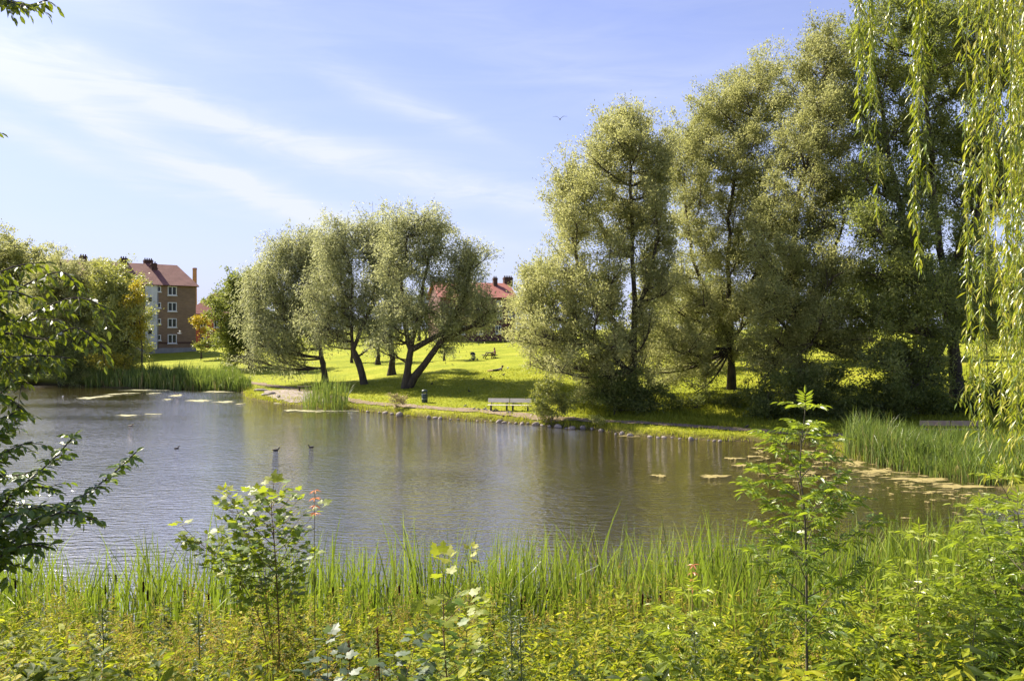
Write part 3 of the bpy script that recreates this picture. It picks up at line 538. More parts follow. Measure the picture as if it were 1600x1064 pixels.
T('tall_willow', 'second tall willow from the left with trunk showing above the bank', (1143, 608), [[(1143, 570), (1140, 520), (1138, 440), (1140, 340), (1150, 240), (1180, 160)], [(1142, 540), (1110, 470), (1080, 400), (1070, 300)], [(1141, 500), (1180, 430), (1200, 340)]],
  [(1195, 115, 28, 24, 0), (1175, 150, 34, 26, 0), (1205, 170, 26, 34, 0), (1130, 160, 26, 22, 1), (1095, 180, 30, 26, 1), (1145, 200, 36, 30, 0), (1185, 220, 36, 34, -1), (1070, 215, 30, 30, 1), (1105, 250, 36, 32, -1), (1150, 265, 40, 32, -1), (1195, 285, 30, 40, 0), (1055, 270, 22, 40, 1), (1090, 310, 36, 34, -1), (1140, 335, 40, 34, -1), (1190, 350, 34, 34, 0), (1070, 365, 28, 30, 0), (1110, 395, 36, 30, -1), (1160, 410, 36, 32, 0), (1060, 430, 22, 26, 1), (1205, 420, 26, 34, 1),
   (1090, 470, 34, 30, -2), (1060, 490, 34, 26, -3), (1040, 525, 36, 30, -4), (1090, 530, 34, 26, -4), (1070, 570, 40, 26, -4), (1130, 480, 26, 30, 0), (1030, 585, 26, 22, -4), (1100, 590, 26, 16, -3), (1170, 490, 30, 34, -1), (1165, 545, 26, 22, -2)], LT, leaf=(.2, .08), dens=.66, deep=4.5, grow=1.1, vert=1.25, flat=1.0, clump=.5, nb=22, seed=17, r0=.3, vb=.04, droop=.15)
T('tall_willow', 'third tall willow, its broad crown between the second and the dark right one', (1250, 612), [[(1248, 560), (1240, 480), (1236, 400), (1250, 300), (1275, 200), (1290, 110)], [(1244, 520), (1290, 440), (1320, 340)], [(1240, 450), (1215, 380), (1205, 330)]],
  [(1290, 75, 30, 26, 0), (1265, 110, 34, 28, 0), (1310, 110, 26, 30, 0), (1240, 150, 28, 30, 0), (1285, 160, 40, 32, -1), (1325, 170, 26, 36, 0), (1250, 205, 36, 30, -1), (1300, 225, 40, 34, -1), (1225, 260, 24, 26, 0), (1265, 275, 36, 30, 0), (1315, 300, 34, 34, 0), (1235, 325, 34, 26, -2), (1205, 335, 34, 24, -3), (1190, 360, 24, 18, -3), (1240, 375, 34, 26, -2), (1285, 350, 30, 30, 0),
   (1265, 420, 44, 30, -4), (1220, 440, 40, 30, -4), (1310, 430, 44, 34, -4), (1190, 470, 30, 26, -4), (1240, 485, 46, 32, -5), (1300, 490, 46, 34, -5), (1210, 530, 40, 28, -4), (1270, 540, 46, 32, -5), (1200, 575, 30, 22, -3), (1330, 550, 40, 34, -4), (1250, 590, 44, 24, -4)], LT, leaf=(.2, .08), dens=.66, deep=4.5, grow=1.1, vert=1.25, flat=1.0, clump=.5, nb=22, seed=18, r0=.32, vb=-.03, droop=.15, bd=62)
T('tall_willow', 'rightmost tall dark willow behind the hanging golden fronds', (1496, 590), [[(1490, 540), (1480, 450), (1460, 330), (1450, 200), (1440, 90)], [(1485, 480), (1420, 380), (1390, 250), (1370, 120)], [(1482, 430), (1530, 330), (1540, 200)]],
  [(1370, 60, 36, 34, 0), (1420, 30, 40, 34, 0), (1475, 50, 40, 40, 0), (1530, 60, 30, 50, 1), (1385, 130, 40, 36, 0), (1440, 120, 40, 40, 0), (1500, 140, 40, 44, 1), (1350, 200, 30, 36, 0), (1400, 210, 40, 40, 0), (1460, 220, 40, 40, 1), (1520, 240, 30, 50, 1), (1370, 280, 36, 36, -1), (1430, 300, 40, 36, 0), (1490, 320, 40, 36, 1), (1380, 360, 40, 34, -3), (1350, 330, 26, 30, -2), (1440, 380, 40, 36, -3), (1500, 400, 40, 36, -1), (1410, 440, 44, 34, -4), (1360, 430, 30, 34, -4), (1470, 460, 40, 34, -4), (1530, 480, 36, 36, 0), (1370, 500, 40, 34, -5), (1430, 520, 44, 34, -5), (1490, 520, 30, 22, -3), (1390, 570, 44, 30, -5), (1450, 575, 36, 30, -4), (1420, 615, 50, 24, -4), (1570, 300, 40, 80, 3), (1570, 100, 40, 80, 3), (1580, 500, 40, 70, 4)], LD, leaf=(.24, .095), dens=.82, deep=4.5, grow=1.06, vert=1.25, flat=1.0, clump=.5, nb=22, seed=19, r0=.38, vb=.22, droop=.15, bd=60)
# understorey
T('dark_shrub', 'dark shrub thicket under the leftmost tall willow', (960, 648), [[(960, 630), (960, 615)]], [(940, 610, 34, 30, 0), (985, 615, 40, 28, 0), (1025, 622, 30, 22, 0), (960, 632, 40, 14, -.5), (1010, 638, 26, 12, -.5)], LD, leaf=(.2, .1), dens=1., seed=20, r0=.07, nb=18)
T('dark_shrub', 'dark shrub thicket right of the second willow trunk', (1200, 655), [[(1200, 630), (1200, 610)]], [(1180, 620, 30, 34, 1), (1220, 610, 40, 40, 0), (1265, 620, 40, 40, 0), (1310, 625, 40, 40, 0), (1195, 648, 34, 18, 0), (1250, 655, 40, 18, -.5), (1300, 658, 36, 16, -.5)], LD, leaf=(.2, .1), dens=.95, seed=21, r0=.08, nb=18)
T('dark_shrub', 'dark shrub thicket behind the right hand bench', (1430, 668), [[(1430, 640), (1430, 610)]], [(1360, 630, 40, 36, 0), (1400, 625, 40, 40, 0), (1450, 630, 40, 36, 0), (1500, 640, 40, 30, 0), (1540, 630, 40, 36, 0), (1345, 655, 34, 16, 0), (1590, 620, 40, 46, 0)], LD, leaf=(.2, .1), dens=.9, seed=22, r0=.08, nb=18, bd=54)
T('dark_shrub', 'low dark shrubs on the bank below the second willow trunk', (1090, 640), [[(1090, 632), (1090, 625)]], [(1065, 628, 30, 14, 0), (1110, 626, 34, 12, 1), (1145, 634, 26, 14, 0), (1040, 640, 24, 12, 0)], LD, leaf=(.18, .09), dens=.8, seed=23, r0=.05, nb=14, vb=.1)
T('willow_bush', 'leafy willow bush at the water edge right of the white bench', (862, 660), [[(862, 645), (858, 625)], [(866, 648), (878, 630)], [(860, 648), (846, 632)]], [(862, 618, 22, 24, 0), (845, 635, 18, 20, 0), (880, 635, 20, 22, 0), (862, 645, 26, 16, 0), (850, 600, 12, 14, 0), (840, 615, 10, 12, 0)], LG, leaf=(.15, .06), dens=.75, seed=24, r0=.05, clump=.3, bark=BARK2, vb=-.2)
T('low_bush', 'small pale green bush on the bank among the stones', (935, 668), [[(935, 664), (935, 660)]], [(935, 659, 15, 9, 0), (928, 655, 8, 6, 0)], LG, leaf=(.12, .07), dens=.8, seed=25, r0=.03, clump=.2, nb=12, vb=.05)
T('pinkish_bush', 'small tan and pink leaved bush on the bank left of the litter bin', (618, 640), [[(618, 632), (614, 622)], [(620, 632), (626, 624)]], [(615, 622, 12, 10, 0), (622, 631, 12, 9, 0), (628, 622, 7, 7, 0)], LP, leaf=(.13, .06), dens=.6, seed=26, r0=.03, clump=.22, nb=12)
for i, (px, D_, hh, lab) in enumerate(((1030, 84, 9, 'dark tree on the slope seen between the first two tall willows'), (1110, 90, 9, 'dark tree on the slope behind the second tall willow'), (1230, 82, 10, 'dark tree on the slope behind the third tall willow'), (1330, 86, 11, 'dark tree on the slope between the third and the rightmost tall willow'), (1430, 80, 11, 'dark tree on the slope behind the rightmost tall willow'), (1530, 84, 12, 'dark tree on the slope behind the hanging fronds'), (1640, 80, 12, 'dark tree on the slope beyond the right edge fronds'))):
    b = on(px, D_); y0 = HY - (b.z - H) / D_ * F; k = F / D_
    tree('slope_tree', lab, 'tree', b, [[b, b + Vector((0, 0, hh * .35)), b + Vector((.3, 0, hh * .6))]], [(px + q * k, y0 - z * hh * k, w * k, w * .85 * k, dd) for q, z, w, dd in ((0, .62, 3, 0), (-2.4, .4, 2.6, 0), (2.4, .42, 2.6, 0), (0, .85, 2.1, 0), (-1.5, .22, 2.2, -1), (1.8, .2, 2.2, -1))], LD, D=D_, leaf=(.38, .2), dens=.75, seed=70 + i, nb=12, vb=.1, r0=.25, group='dark trees on the slope behind the tall willows')
# trees far beyond the lawn, glimpsed through the gaps
for i, (px, d, lab) in enumerate(((430, 150, 'distant dark tree glimpsed behind the leftmost silver willow'), (500, 160, 'distant tree hidden mostly by the middle silver willow'), (655, 165, 'distant tree beside the dark brick house, behind the largest silver willow'), (850, 150, 'distant tree right of the dark brick house, behind the leftmost tall willow'), (930, 140, 'distant tree seen through the leftmost tall willow'), (1040, 130, 'distant tree seen between the two left tall willows'), (1200, 120, 'distant tree on the slope behind the third tall willow'), (1360, 115, 'distant tree on the slope behind the dark right willow'), (-60, 150, 'distant tree at the far left edge of the lawn'))):
    b = on(px, d); y0 = HY - (b.z - H) / d * F; k = F / d
    tree('distant_tree', lab, 'tree', b, [[b, b + Vector((0, 0, 3)), b + Vector((.3, 0, 6))]], [(px, y0 - 6 * k, 4.5 * k, 3.5 * k, 0), (px - 3 * k, y0 - 4.5 * k, 3.5 * k, 3 * k, 0), (px + 3 * k, y0 - 4.5 * k, 3.5 * k, 3 * k, 0), (px, y0 - 8.5 * k, 3 * k, 2.5 * k, 0)], LD, D=d, leaf=(.4, .3), dens=.6, seed=50 + i, nb=10, vb=.15, group='distant trees beyond the lawn')
# ------------------------------------------------------------------ blades: reeds, cattails, grass
def blades(acc, base, h, w, lean, az, v, K=5, fold=0.12, mat=0, tw=1.0):
    """n tapering bent blades"""
    n = len(base); base = np.asarray(base, dtype=float); t = np.linspace(0, 1, K + 1)
    lx = np.cos(az) * lean; ly = np.sin(az) * lean
    bend = np.where(rng.random(n) < fold, rng.uniform(.5, 1.3, n), 0.)
    off = t[None] ** 2 + bend[:, None] * np.clip(t[None] - .6, 0, 1) * 1.6
    z = t[None] * (1 - .25 * (lean ** 2)[:, None] * t[None]) - bend[:, None] * np.clip(t[None] - .62, 0, 1) ** 1 * 1.5
    cx = base[:, 0:1] + lx[:, None] * h[:, None] * off; cy = base[:, 1:2] + ly[:, None] * h[:, None] * off; cz = base[:, 2:3] + z * h[:, None]
    c = np.stack([cx, cy, cz], -1); sa = rng.uniform(0, math.pi, n); tw_ = sa[:, None] + t[None] * rng.uniform(-tw, tw, n)[:, None]
    S = np.stack([np.cos(tw_), np.sin(tw_), 0 * tw_], -1); prof = np.array([.7, 1, 1, .8, .5, .0]) if K == 5 else np.array([1, 1, .7, .0])
    wv = (w[:, None] * prof[None] / 2)[..., None]
    A = c[:, :-1] + S[:, :-1] * wv[:, :-1]; B = c[:, :-1] - S[:, :-1] * wv[:, :-1]
    V = np.concatenate([A, B, c[:, -1:]], 1); f = [[i, i + 1, K + i + 1, K + i] for i in range(K - 1)] + [[K - 1, 2 * K, 2 * K - 1]]
    acc.inst(V, f, v, mat)
CAT = leafmat('cattail_leaf', [(0, (.3, .18, .07)), (.1, (.3, .24, .09)), (.2, (.035, .065, .01)), (.5, (.1, .15, .018)), (.8, (.2, .27, .035)), (1, (.34, .38, .08))], (.34, .46, .03), .38, .45, .35)
REED = leafmat('reed_leaf', [(0, (.38, .26, .12)), (.12, (.3, .26, .1)), (.22, (.05, .09, .018)), (.6, (.13, .19, .035)), (1, (.26, .31, .08))], (.3, .4, .05), .34, .4, .4)
GRS = leafmat('grass_blade', [(0, (.16, .18, .02)), (.5, (.28, .31, .03)), (1, (.42, .38, .06))], (.5, .52, .04), .4, .6, .2)
WEED = leafmat('weed_leaf', [(0, (.014, .03, .006)), (.3, (.045, .08, .01)), (.6, (.15, .2, .014)), (.8, (.3, .34, .02)), (1, (.46, .42, .04))], (.62, .7, .02), .5, .6, .2, tm=.32)
SEED = leafmat('seed_head', [(0, (.13, .085, .03)), (.5, (.3, .21, .06)), (1, (.48, .36, .12))], (.66, .48, .1), .42, .7, .1)
def stuff(o, label, cat): tag(o, label, cat, None, 'stuff'); return o

def scatter(n, x0, x1, y0, y1, test):
    x = rng.uniform(x0, x1, n); y = rng.uniform(y0, y1, n); k = test(x, y); x = x[k]; y = y[k]
    return np.stack([x, y, np.maximum(gz(x, y), -.25)], 1)
def vnoise(x, y, s, ph=0):
    return .5 + .25 * (np.sin(x * s + ph) * np.cos(y * s * 1.3 + ph * 2) + np.sin(x * s * 2.3 + y * s * 1.7 + ph * 3)) 
def near_cattails():
    global rng; rng = np.random.default_rng(3); a = Acc()
    def test(x, y):
        q = CX + x / y * F; s = sdf(x, y); back = np.where(x > 3.5, 6.6, 3.3)
        return (s < back) & (s > -.9) & (y < 26) & (y > 12.4) & (rng.random(len(x)) < .25 + 1.1 * vnoise(x, y, 1.7) ** 2) & (q < 1560)
    b = scatter(31000, -19, 15, 12, 23, test); n = len(b); hv = .68 + .62 * vnoise(b[:, 0], b[:, 1], 1.3, 2)
    h = rng.normal(1.75, .3, n) * hv; h = np.where(b[:, 0] > 4, h * .94, h); v = np.clip(rng.normal(.5, .22, n) + .35 * (vnoise(b[:, 0], b[:, 1], 2.6, 6) - .5), .2, 1); dry = rng.random(n) < np.where(b[:, 0] > 1.5, .24, .13); v = np.where(dry, rng.uniform(0, .12, n), v)
    blades(a, b, np.where(dry, h * .75, h), rng.uniform(.018, .044, n), np.abs(rng.normal(.2, .2, n)), rng.uniform(0, 6.28, n), v)
    print('cattail blades', n)
    # the tall clump in the middle
    c = W(803, 868); m = 90; bb = np.stack([rng.normal(0, .22, m), rng.normal(16.7, .3, m), np.full(m, .1)], 1); blades(a, bb, rng.normal(2.35, .2, m), rng.uniform(.016, .026, m), np.abs(rng.normal(.1, .07, m)), rng.uniform(-.8, 1.2, m), rng.uniform(.4, .8, m))
    stuff(a.build('cattail_leaves', CAT), 'dense band of tall green cattail leaves along the near shore', 'cattails')
near_cattails()
def reedbed(name, label, poly, n, h, w, seed, mat=REED, lean=.16):
    global rng; rng = np.random.default_rng(seed); a = Acc(); pv = np.array([tuple(W(*p))[:2] for p in poly])
    def inside(x, y):
        r = np.zeros(x.shape, bool)
        for i in range(len(pv)):
            p, q = pv[i], pv[(i + 1) % len(pv)]; r ^= ((p[1] > y) != (q[1] > y)) & (x < (q[0] - p[0]) * (y - p[1]) / ((q[1] - p[1]) or 1e-9) + p[0])
        return r
    mn, mx = pv.min(0), pv.max(0); b = scatter(n * 4, mn[0], mx[0], mn[1], mx[1], inside)[:n]; n = len(b)
    hh = rng.normal(h, h * .16, n) * (np.interp(b[:, 0] / b[:, 1], [.42, .5, .54], [1.1, .74, .66]) if b[0, 0] > 5 else 1) * (.68 + .6 * vnoise(b[:, 0], b[:, 1], 1.1, seed)); v = np.clip(rng.normal(.5, .2, n), 0, 1); dry = rng.random(n) < .12; v = np.where(dry, 0.05, v)
    blades(a, b, np.where(dry, hh * .5, hh), w * rng.uniform(.6, 1.3, n), np.abs(rng.normal(lean, lean * .8, n)), rng.uniform(0, 6.28, n), v, fold=.1)
    return stuff(a.build(name, mat), label, 'reeds')
reedbed('reed_bed', 'long bed of green reeds along the far left shore', [(132, 604), (368, 612), (380, 611), (372, 604), (300, 602), (200, 600), (140, 599)], 6500, 1.75, .075, 31, lean=.2)
reedbed('reed_tuft', 'small clump of reeds standing in the water by the gravel beach', [(470, 641), (540, 644), (545, 637), (510, 632), (478, 635)], 420, 2.1, .05, 32, lean=.22)
reedbed('reed_bed', 'dense pale green reeds in the water before the right hand bench', [(1316, 715), (1400, 733), (1480, 749), (1545, 760), (1620, 770), (1620, 720), (1500, 708), (1330, 706)], 8200, 1.55, .036, 33, lean=.26)
reedbed('low_reeds', 'low rushes at the right end of the far left reed bed', [(366, 612), (392, 613), (392, 607), (370, 606)], 500, 1.0, .06, 34)
def bank_grass():
    global rng; rng = np.random.default_rng(8); a = Acc()
    def test(x, y):
        s = sdf(x, y); return (s > .02) & (s < 1.15) & (y > 38) & (rng.random(len(x)) < np.where(s < .75, 1., .35) * (.15 + vnoise(x, y, 2.1) ** 1.5 * 1.4))
    b = scatter(330000, -34, 20, 40, 92, test); n = len(b); print('bank', n)
    blades(a, b, rng.uniform(.14, .34, n) * (.6 + .8 * vnoise(b[:, 0], b[:, 1], 2.1)), rng.uniform(.02, .045, n), rng.uniform(.2, .7, n), rng.uniform(0, 6.28, n), rng.uniform(.1, .9, n), K=3, fold=0)
    stuff(a.build('bank_grass', GRS), 'tufts of long grass hanging over the far bank', 'grass')
    a = Acc()
    def t2(x, y):
        s = sdf(x, y); return (s > 1.2) & (rng.random(len(x)) < .5 + .5 * vnoise(x, y, 1.3, 4))
    b = scatter(90000, -34, 24, 44, 84, t2); n = len(b)
    blades(a, b, rng.uniform(.05, .12, n), rng.uniform(.04, .09, n), rng.uniform(.2, .9, n), rng.uniform(0, 6.28, n), rng.uniform(0, .8, n), K=3, fold=0)
    def t3(x, y):
        s = sdf(x, y); q = x / y * F + CX; return (s > 3.4) & (q > 870) & (s < 16) & (rng.random(len(x)) < vnoise(x, y, .8, 4) ** 2)
    b = scatter(60000, 3, 30, 46, 72, t3); n = len(b)
    blades(a, b, rng.uniform(.2, .5, n), rng.uniform(.03, .06, n), rng.uniform(.2, .7, n), rng.uniform(0, 6.28, n), rng.uniform(0, .5, n), K=3, fold=0)
    stuff(a.build('lawn_grass', GRS), 'uneven grass of the lawn and bank beyond the pond', 'grass')
bank_grass()

def weeds():
    global rng; rng = np.random.default_rng(21)
    A = Acc(); S = Acc()
    x = []; y = []
    n0 = 5200; yy = rng.uniform(4.6, 15.2, n0); xx = rng.uniform(-1, 1, n0) * (yy * .68 + 1.6)
    k = (rng.random(n0) < np.clip((yy * .68 + 1.6) / 12, .25, 1)) & ~((xx > 3.2) & (yy > 11.2) & (rng.random(n0) < .85)); xx = xx[k]; yy = yy[k]; g = gz(xx, yy); n = len(xx); print('weeds', n)
    f = vnoise(xx, yy, .55, 1); f2 = vnoise(xx, yy, 1.1, 5)
    kind = np.where((f + rng.normal(0, .14, n) > .56) & (yy > 7.6), 1, np.where(f2 + rng.normal(0, .15, n) > .55, 2, 0))
    hh = rng.normal(.92, .2, n) * (.55 + .85 * f2) * np.where(kind == 1, 1.08, 1)
    lx = rng.normal(0, .12, n); ly = rng.normal(0, .12, n); base = np.stack([xx, yy, g], 1)
    # stems as thin blades
    blades(A, base, hh, np.full(n, .009), np.hypot(lx, ly), np.arctan2(ly, lx), np.full(n, .55), K=3, fold=0, tw=.1)
    for kd, cnt, Lf, Wf, t0, T, vm in ((0, 34, .14, .05, .25, T_LONG, .4), (1, 26, .1, .028, .2, T_QUAD, .52), (2, 56, .08, .026, .15, T_QUAD, .66)):
        i = np.nonzero(kind == kd)[0]; m = len(i)
        if not m: continue
        t = rng.uniform(t0, 1, (m, cnt)) ** .75; p = base[i][:, None] + np.stack([lx[i][:, None] * hh[i][:, None] * t * t, ly[i][:, None] * hh[i][:, None] * t * t, hh[i][:, None] * t], -1)
        az = rng.uniform(0, 6.28, (m, cnt)); sp = (.3 if kd == 0 else .17) * (1.1 - t) if kd != 2 else .2 * (1.15 - t)
        d = np.stack([np.cos(az), np.sin(az), rng.normal(.25, .35, (m, cnt))], -1)
        p = p + d * (sp * rng.uniform(0, 1, (m, cnt)))[..., None]; sc = rng.uniform(.6, 1.25, (m, cnt))
        v = np.repeat(np.clip(rng.normal(vm, .32, m), 0, 1), cnt) + rng.normal(0, .12, m * cnt)
        leaves(A, p.reshape(-1, 3), d.reshape(-1, 3), Lf * sc.ravel(), Wf * sc.ravel(), v, T, upj=.5)
    i = np.nonzero(kind == 1)[0]; m = len(i); cnt = 85; t = rng.uniform(.62, 1.12, (m, cnt)); az = rng.uniform(0, 6.28, (m, cnt)); rr_ = rng.uniform(0, .13, (m, cnt)) * np.clip(1.25 - t, .1, 1) * 1.8
    p = base[i][:, None] + np.stack([lx[i][:, None] * hh[i][:, None] * t * t + np.cos(az) * rr_, ly[i][:, None] * hh[i][:, None] * t * t + np.sin(az) * rr_, hh[i][:, None] * t - rr_ * .3], -1)
    d = rng.normal(0, 1, (m * cnt, 3)); leaves(S, p.reshape(-1, 3), d, rng.uniform(.014, .032, m * cnt), rng.uniform(.01, .018, m * cnt), np.repeat(rng.uniform(.1, .9, m), cnt), T_Q1)
    # taller coarse herbs and dead stalks that break up the carpet
    m = 420; y2 = rng.uniform(5.2, 14, m); x2 = rng.uniform(-1, 1, m) * (y2 * .68 + 1); b2 = np.stack([x2, y2, gz(x2, y2)], 1); h2 = rng.uniform(.8, 1.35, m); cnt = 30
    blades(A, b2, h2, np.full(m, .012), np.full(m, .06), rng.uniform(0, 6.28, m), np.full(m, .2), K=3, fold=0, tw=.1)
    t = rng.uniform(.3, 1, (m, cnt)); az = rng.uniform(0, 6.28, (m, 1)) + (np.arange(cnt)[None] % 2) * math.pi + rng.normal(0, .5, (m, cnt)); d = np.stack([np.cos(az), np.sin(az), rng.normal(.05, .3, (m, cnt))], -1)
    p = b2[:, None] + np.stack([0 * t, 0 * t, h2[:, None] * t], -1) + d * (.1 * (1.2 - t) * rng.uniform(0, 1, (m, cnt)))[..., None]
    leaves(A, p.reshape(-1, 3), d.reshape(-1, 3), np.repeat(rng.uniform(.09, .2, m), cnt) * rng.uniform(.6, 1.2, m * cnt), np.repeat(rng.uniform(.03, .075, m), cnt), np.repeat(rng.choice([.15, .3, .45, .85], m), cnt) + rng.normal(0, .08, m * cnt), T_LONG, upj=.3)
    m = 1500; y2 = rng.uniform(5.2, 15, m); x2 = rng.uniform(-1, 1, m) * (y2 * .68 + 1); b2 = np.stack([x2, y2, gz(x2, y2)], 1)
    blades(S, b2, rng.uniform(.6, 1.25, m), rng.uniform(.005, .012, m), rng.uniform(.05, .5, m), rng.uniform(0, 6.28, m), rng.uniform(0, 1, m), K=3, fold=0)
    m = 9000; y2 = rng.uniform(5.2, 15.5, m); x2 = rng.uniform(-1, 1, m) * (y2 * .68 + 1); k = vnoise(x2, y2, 1.4, 7) > .52; x2 = x2[k]; y2 = y2[k]; m = len(x2)
    blades(A, np.stack([x2, y2, gz(x2, y2)], 1), rng.uniform(.5, 1.15, m), rng.uniform(.008, .016, m), rng.uniform(.1, .7, m), rng.uniform(0, 6.28, m), rng.uniform(.3, .95, m), K=5, fold=.15)
    stuff(A.build('weeds', WEED), 'tangle of bright green weeds covering the near slope', 'weeds')
    stuff(S.build('seed_heads', SEED), 'ochre seed heads standing above the weeds of the near slope', 'weeds')
weeds()

# ------------------------------------------------------------------ cattail stalks
CHEAD = simple('cattail_head', (.035, .018, .01), (.06, .03, .016), 40, .95, .05, .003, 200)
def cattail_stalks():
    protos = []
    for (px, py, d) in ((24, 912, 15.5), (165, 920, 15.7), (181, 905, 16.2), (224, 917, 15.6), (231, 930, 15.2), (288, 928, 15.6), (326, 938, 15), (375, 916, 15.4), (488, 905, 16), (520, 925, 15.7), (606, 924, 15.8), (624, 922, 15.4), (652, 920, 16), (815, 945, 15.3), (855, 930, 15.6), (1004, 936, 15.4), (1012, 940, 15.1), (1032, 931, 15.6), (1113, 941, 15), (1160, 947, 15.4), (1290, 925, 15.8), (1485, 945, 15), (1392, 930, 16), (740, 938, 15.5)):
        c = P(px, py, d); b = Vector((c.x + random.uniform(-.08, .08), d, gz1(c.x, d))); hgt = c.z + .1 - b.z
        o = empty('cattail_stalk', b, 'dark brown cattail head on a thin stalk among the green blades of the near shore', 'cattail', 'cattail heads along the near shore')
        t = c - b; s = Acc(); s.tube([(0, 0, 0), (t.x * .4, 0, t.z * .5), (t.x, 0, t.z - .1)], [.006, .005, .004], 5); q = s.build('stem', STEMG, None); q.parent = o
        k = random.uniform(1., 1.4); s = Acc(); s.lathe((t.x, 0, t.z - .1), [(.004, 0), (.017, .01), (.019, .03), (.019, .15 * k), (.016, .17 * k), (.003, .18 * k), (.002, .24 * k), (.001, .25 * k)], 8); q = s.build('seed_head', CHEAD, None); q.parent = o
cattail_stalks()

# ------------------------------------------------------------------ foreground woody plants
def resample(pts, step):
    pts = [Vector(p) for p in pts]
    if len(pts) > 2:                       # Catmull-Rom through the points
        e = [pts[0] * 2 - pts[1]] + pts + [pts[-1] * 2 - pts[-2]]; out = []
        for i in range(1, len(e) - 2):
            for k in range(6):
                t = k / 6; out.append(.5 * (e[i] * 2 + (e[i + 1] - e[i - 1]) * t + (e[i - 1] * 2 - e[i] * 5 + e[i + 1] * 4 - e[i + 2]) * t * t + (e[i] * 3 - e[i - 1] - e[i + 1] * 3 + e[i + 2]) * t ** 3))
        pts = out + [pts[-1]]
    ln = [0]
    for a, b in zip(pts, pts[1:]): ln.append(ln[-1] + (b - a).length)
    n = max(3, int(ln[-1] / step) + 1); out = []; j = 0
    for i in range(n):
        s = ln[-1] * i / (n - 1)
        while j < len(ln) - 2 and ln[j + 1] < s: j += 1
        out.append(pts[j].lerp(pts[j + 1], (s - ln[j]) / max(ln[j + 1] - ln[j], 1e-6)))
    return out, ln[-1]
class Foliage:
    def __init__(s): s.P = []; s.D = []; s.L = []; s.W = []; s.v = []; s.U = []
    def add(s, p, d, l, w, v, u=(0, 0, 1)): s.P.append(tuple(p)); s.D.append(tuple(d)); s.L.append(l); s.W.append(w); s.v.append(v); s.U.append(tuple(u))
    def build(s, name, mat, parent, T, upj=.25):
        a = Acc(); leaves(a, np.array(s.P), np.array(s.D), np.array(s.L), np.array(s.W), np.array(s.v), T, up=np.array(s.U), upj=upj); return a.build(name, mat, parent)
def leafy(wood, fo, pts, r, rr, sub=.13, sl=.35, Lf=.07, Wf=.045, node=.038, t0=.12, droop=.15, hangl=.2, ratio=.5, v0=.5, taper=.25, tipv=.0):
    line, ln = resample(pts, .06); n = len(line); wood.tube(line, np.linspace(r, r * taper, n), 6); side = 1; s = t0 * ln
    def twig(tp, lt):
        side = 1
        for j in range(1, len(tp)):
            a, b = tp[j - 1], tp[j]; seg = b - a; k = max(1, int(seg.length / node + .5)); tn = seg.normalized(); sv_ = tn.cross(Vector((0, 0, 1))).normalized()
            for q in range(k):
                side = -side; p = a.lerp(b, q / k); age = (j - 1 + q / k) / len(tp)
                d = tn * ratio + sv_ * side * .8 + Vector((rr.gauss(0, .15), rr.gauss(0, .15), rr.gauss(.02, .2) - hangl)); z = rr.uniform(.7, 1.2) * (1 - .45 * max(0, age - .6))
                fo.add(p + d.normalized() * .012, d, Lf * z, Wf * z, v0 + rr.gauss(0, .14) + tipv * age)
        fo.add(tp[-1], tp[-1] - tp[-2] + Vector((0, 0, -.02)), Lf * .8, Wf * .8, v0 + tipv)
    while s < ln:
        i = min(n - 2, int(s / ln * (n - 1))); tn = (line[i + 1] - line[i]).normalized(); sd = tn.cross(Vector((0, 0, 1))).normalized(); side = -side; t = s / ln
        d = (tn * .75 + sd * side * rr.uniform(.5, 1) + Vector((rr.gauss(0, .15), rr.gauss(0, .15), rr.gauss(.1, .25)))).normalized(); l = sl * rr.uniform(.45, 1.1) * (1 - .55 * t)
        p0 = line[i]; tp = [p0 + d * l * q / 4 - Vector((0, 0, droop * l * (q / 4) ** 2)) for q in range(5)]
        wood.tube(tp, np.linspace(min(r * .5, .004), .0015, 5), 4); twig(tp, l); s += sub * rr.uniform(.7, 1.3)
    twig([line[i] for i in range(int(n * .55), n, 2)], 1)
ELM = leafmat('elm_leaf', [(0, (.02, .045, .01)), (.4, (.05, .1, .016)), (.8, (.12, .19, .025)), (1, (.3, .32, .04))], (.42, .55, .02), .34, .33, .6, tm=.4)
CHERRY = leafmat('cherry_leaf', [(0, (.02, .04, .008)), (.5, (.06, .1, .014)), (1, (.26, .3, .03))], (.48, .56, .02), .38, .36, .5, tm=.35)
ASH = leafmat('ash_leaf', [(0, (.035, .07, .012)), (.5, (.1, .17, .02)), (1, (.3, .35, .035))], (.5, .62, .03), .42, .35, .55)
MAPLE = leafmat('maple_leaf', [(0, (.03, .07, .012)), (.5, (.09, .16, .02)), (1, (.36, .35, .035))], (.5, .6, .03), .42, .5, .35)
GOLDW = leafmat('weeping_leaf', [(0, (.04, .075, .012)), (.5, (.13, .2, .025)), (1, (.45, .4, .06))], (.55, .62, .03), .36, .32, .65)
RED = leafmat('red_leaf', [(0, (.5, .14, .06)), (1, (.62, .3, .16))], (.7, .3, .15), .4, .4)
GREYL = leafmat('grey_leaf', [(0, (.04, .07, .035)), (1, (.1, .14, .08))], (.2, .28, .08), .3, .5, .4)

